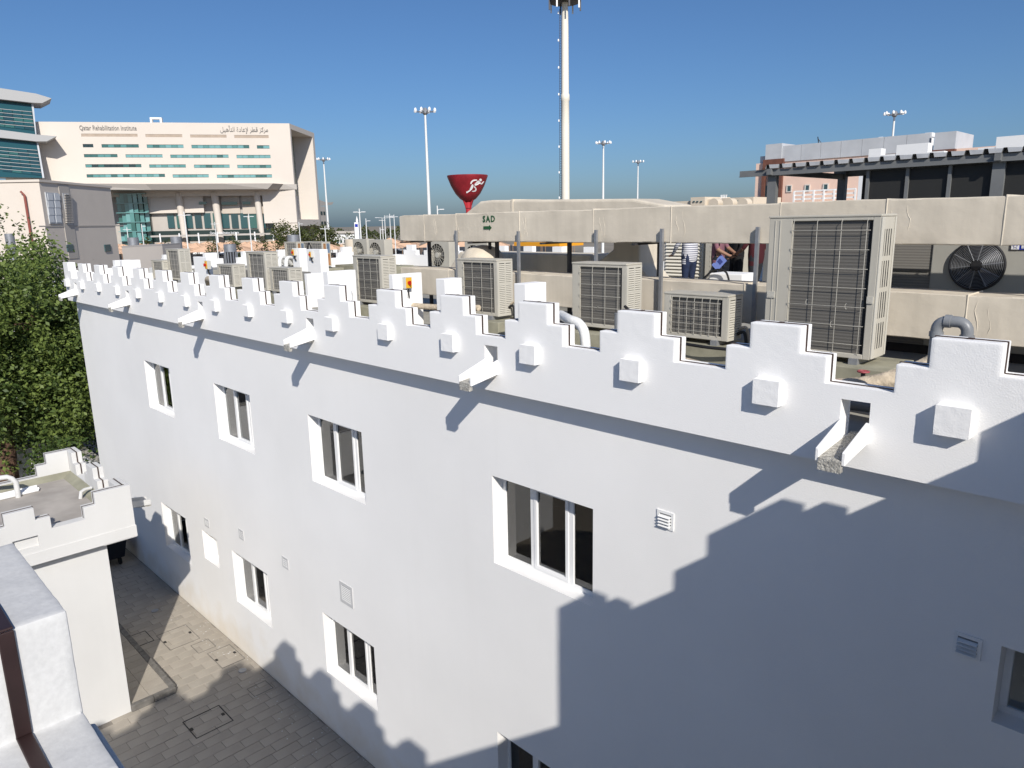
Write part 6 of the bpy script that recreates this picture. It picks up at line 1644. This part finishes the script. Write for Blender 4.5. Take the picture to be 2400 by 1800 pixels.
# the big tree at the end of the passage
bt = thing('leafy_tree', 'large drooping green tree between the low building and the white wall', 'tree', (-28.3, -1.95, 0))
q = MB(); q.tube([(-28.3, -1.95, -.1), (-28.35, -1.9, .8), (-28.5, -1.8, 1.8), (-28.9, -1.6, 3.0), (-29.5, -1.4, 4.6), (-30.0, -1.2, 6.5)], [.62, .45, .38, .34, .28, .16], 12); q.build('trunk', 'bark', bt, smooth=True)
rt = random.Random(3)
limbs = []
for k in range(16):
    a = 2*math.pi*k/16+rt.uniform(-.2, .2); L__ = rt.uniform(2.6, 4.2); z0 = rt.uniform(2.4, 5.2)
    p0 = Vector((-28.7-.42*(z0-2.4), -1.7+.12*(z0-2.4), z0)); p1 = p0+Vector((math.cos(a)*L__*.5, math.sin(a)*L__*.5, rt.uniform(1.3, 2.4))); p2 = p0+Vector((math.cos(a)*L__, math.sin(a)*L__, rt.uniform(1.4, 3.0)))
    q = MB(); q.tube([p0, p1, p2], [.13, .08, .03], 6); q.build('limb', 'bark', bt, smooth=True); limbs.append((p1, p2))
pts = []
cen = Vector((-30.4, -1.15, 5.55)); rad = Vector((5.0, 4.2, 3.7))
clumps = []
for k in range(300):
    while True:
        d = Vector((rt.gauss(0, 1), rt.gauss(0, 1), rt.gauss(0, 1)))
        if d.length > .1: break
    d.normalize()
    rr = rt.uniform(.45, 1.03)
    lob = 1+.13*math.sin(3*math.atan2(d.y, d.x)+1)+.07*math.sin(5*d.z*3+d.x*4)
    c = cen+Vector((d.x*rad.x, d.y*rad.y, d.z*rad.z))*rr*lob
    if c.z < 1.6: c.z = 1.6+rt.random()*1.2
    clumps.append((c, rr))
for (c, rr) in clumps:
    base = rt.uniform(.0, .85)
    n_ = rt.randint(4, 6)
    for s_ in range(n_):                        # hanging sprays
        p = c+Vector((rt.gauss(0, .34), rt.gauss(0, .34), rt.gauss(0, .25)))
        L__ = rt.uniform(.7, 1.9); dx, dy = rt.gauss(0, .35), rt.gauss(0, .35)
        m_ = int(80*L__)
        for j in range(m_):
            t = j/m_
            w_ = .22*(1-.5*t)
            pts.append((p+Vector((dx*t+rt.gauss(0, w_), dy*t+rt.gauss(0, w_), -L__*t*.9+rt.gauss(0, .1))), base+.15*(1-t)))
for k in range(14):                             # loose twigs at the top
    a = rt.uniform(0, 6.283); p = cen+Vector((math.cos(a)*rt.uniform(0, 3), math.sin(a)*rt.uniform(0, 3), rad.z*rt.uniform(.85, 1.0)))
    for j in range(40):
        t = j/40; pts.append((p+Vector((rt.gauss(0, .12)+t*.5, rt.gauss(0, .12), t*1.1+rt.gauss(0, .1))), .5))
leaf_mesh('crown', pts, .125, 'leaf', bt, 4, .35)
def far_tree(u, dd, h, w_, label, n_=1500, grp='trees beside the hospital', leaf=.55, tone=.5):
    p = at_dist(u, 0, dd); t = thing('round_tree', label, 'tree', tuple(p), group=grp)
    q = MB(); q.tube([(p.x, p.y, 0), (p.x, p.y, h*.5)], [.28, .16], 7); q.build('trunk', 'bark', t, smooth=True)
    r_ = random.Random(int(u)); pp_ = []
    cl_ = []
    for k in range(22):
        d = Vector((r_.gauss(0, 1), r_.gauss(0, 1), r_.gauss(0, 1))).normalized()
        cl_.append((Vector((p.x+d.x*w_*.36, p.y+d.y*w_*.36, h*.60+d.z*h*.30)), r_.uniform(.2, .8)))
    for k in range(n_):
        c, to = cl_[k % 22]; pp_.append((c+Vector((r_.gauss(0, w_*.10), r_.gauss(0, w_*.10), r_.gauss(0, h*.075))), to*tone*2*.6+.1))
    leaf_mesh('crown', pp_, leaf, 'leaf_far', t, int(u), .1)
far_tree(668, 230, 10.8, 9.5, 'round bushy tree before the hospital corner'); far_tree(708, 225, 8.6, 8, 'low bushy tree between the two larger ones'); far_tree(742, 220, 10.2, 11, 'wide bushy tree before the framed end wall'); far_tree(765, 222, 8.4, 7, 'small bushy tree beside the ring-headed mast')
for k, (u, dd) in enumerate(((395, 200), (492, 205), (545, 180), (610, 205), (340, 215), (650, 180))):
    far_tree(u, dd, 7.6, 3.6, 'small sparse street tree before the hospital entrance', 260, 'small trees along the entrance road', .5, .6)
far_tree(812, 260, 7.6, 9, 'dark tree beside the far hall', 700, 'far trees near the hall')
# a far-off belt of trees
r_ = random.Random(9); pp_ = []
wd = bpy.data.objects.new('tree_belt', None)
bm_pts = []
for k in range(5200):
    u = r_.uniform(560, 1000); dd = r_.uniform(395, 430)
    p = at_dist(u, 0, dd); hmax = 6.0+1.6*math.sin(u*.09)+1.2*math.sin(u*.23)
    p.z = hmax*math.sqrt(r_.random()); bm_pts.append((p, .25))
holder = thing('tree_belt', 'x', 'trees'); o = leaf_mesh('tree_belt', bm_pts, 1.1, 'leaf_far', holder, 2)
o.parent = None; nm = holder.name; bpy.data.objects.remove(holder); bpy.data.objects.remove(wd)
o.name = 'tree_belt'; tag(o, 'dark belt of far trees along the horizon past the car park', 'trees', kind='stuff')

# ---- what shows past the end of the passage
cwl = thing('boundary_wall', 'shaded white boundary wall behind the low building and the tree', 'wall', (-29.4, -2, 0))
q = MB(); q.box(-29.5, -29.3, -9, .15, 0, 2.05).box(-29.3, -24.4, .15, .35, 0, 2.05); q.build('wall', 'white_plaster', cwl)
q = MB(); q.box(-29.55, -29.25, -9, .12, 2.051, 2.11).box(-29.55, -24.4, .121, .39, 2.051, 2.11); q.build('coping', 'rough_mortar', cwl)
bw = thing('white_house', 'white house wall glimpsed through the tree', 'house', (-49, 4, 0))
q = MB(); q.box(-56, -47, -10, 22, 0, 5.6); q.build('wall', 'far_white', bw)
q = MB(); q.box(-56.2, -46.8, -10.2, 22.2, 5.6, 6.1); q.build('parapet', 'far_white', bw)
for k in range(4):
    q = MB(); q.box(-47.0, -46.95, -6+5.5*k, -4.2+5.5*k, 1.2, 2.8); q.build('window', 'win_dark', bw)
q = MB(); q.box(-46.95, -46.6, -10, 22, 3.2, 3.4); q.build('ledge', 'frame_dark', bw)
mat('kerb_orange', (.75, .28, .03), .6)
for k in range(7):
    q = MB(); q.box(-42.0, -41.6, -3.5+1.25*k, -2.35+1.25*k, -.045, .75)
    tag(q.build('road_barrier', 'kerb_orange' if k % 2 == 0 else 'lamp_white', None, bevel=.06), 'orange road barrier block across the side road past the tree' if k % 2 == 0 else 'white road barrier block between the orange ones past the tree', 'barrier', 'barrier blocks across the side road')
ps = MB(); ps.quad((-36.5, -20, -.04), (-34.6, -20, -.04), (-34.6, 25, -.04), (-36.5, 25, -.04)); struct(ps.build('pavement', 'kerb'))
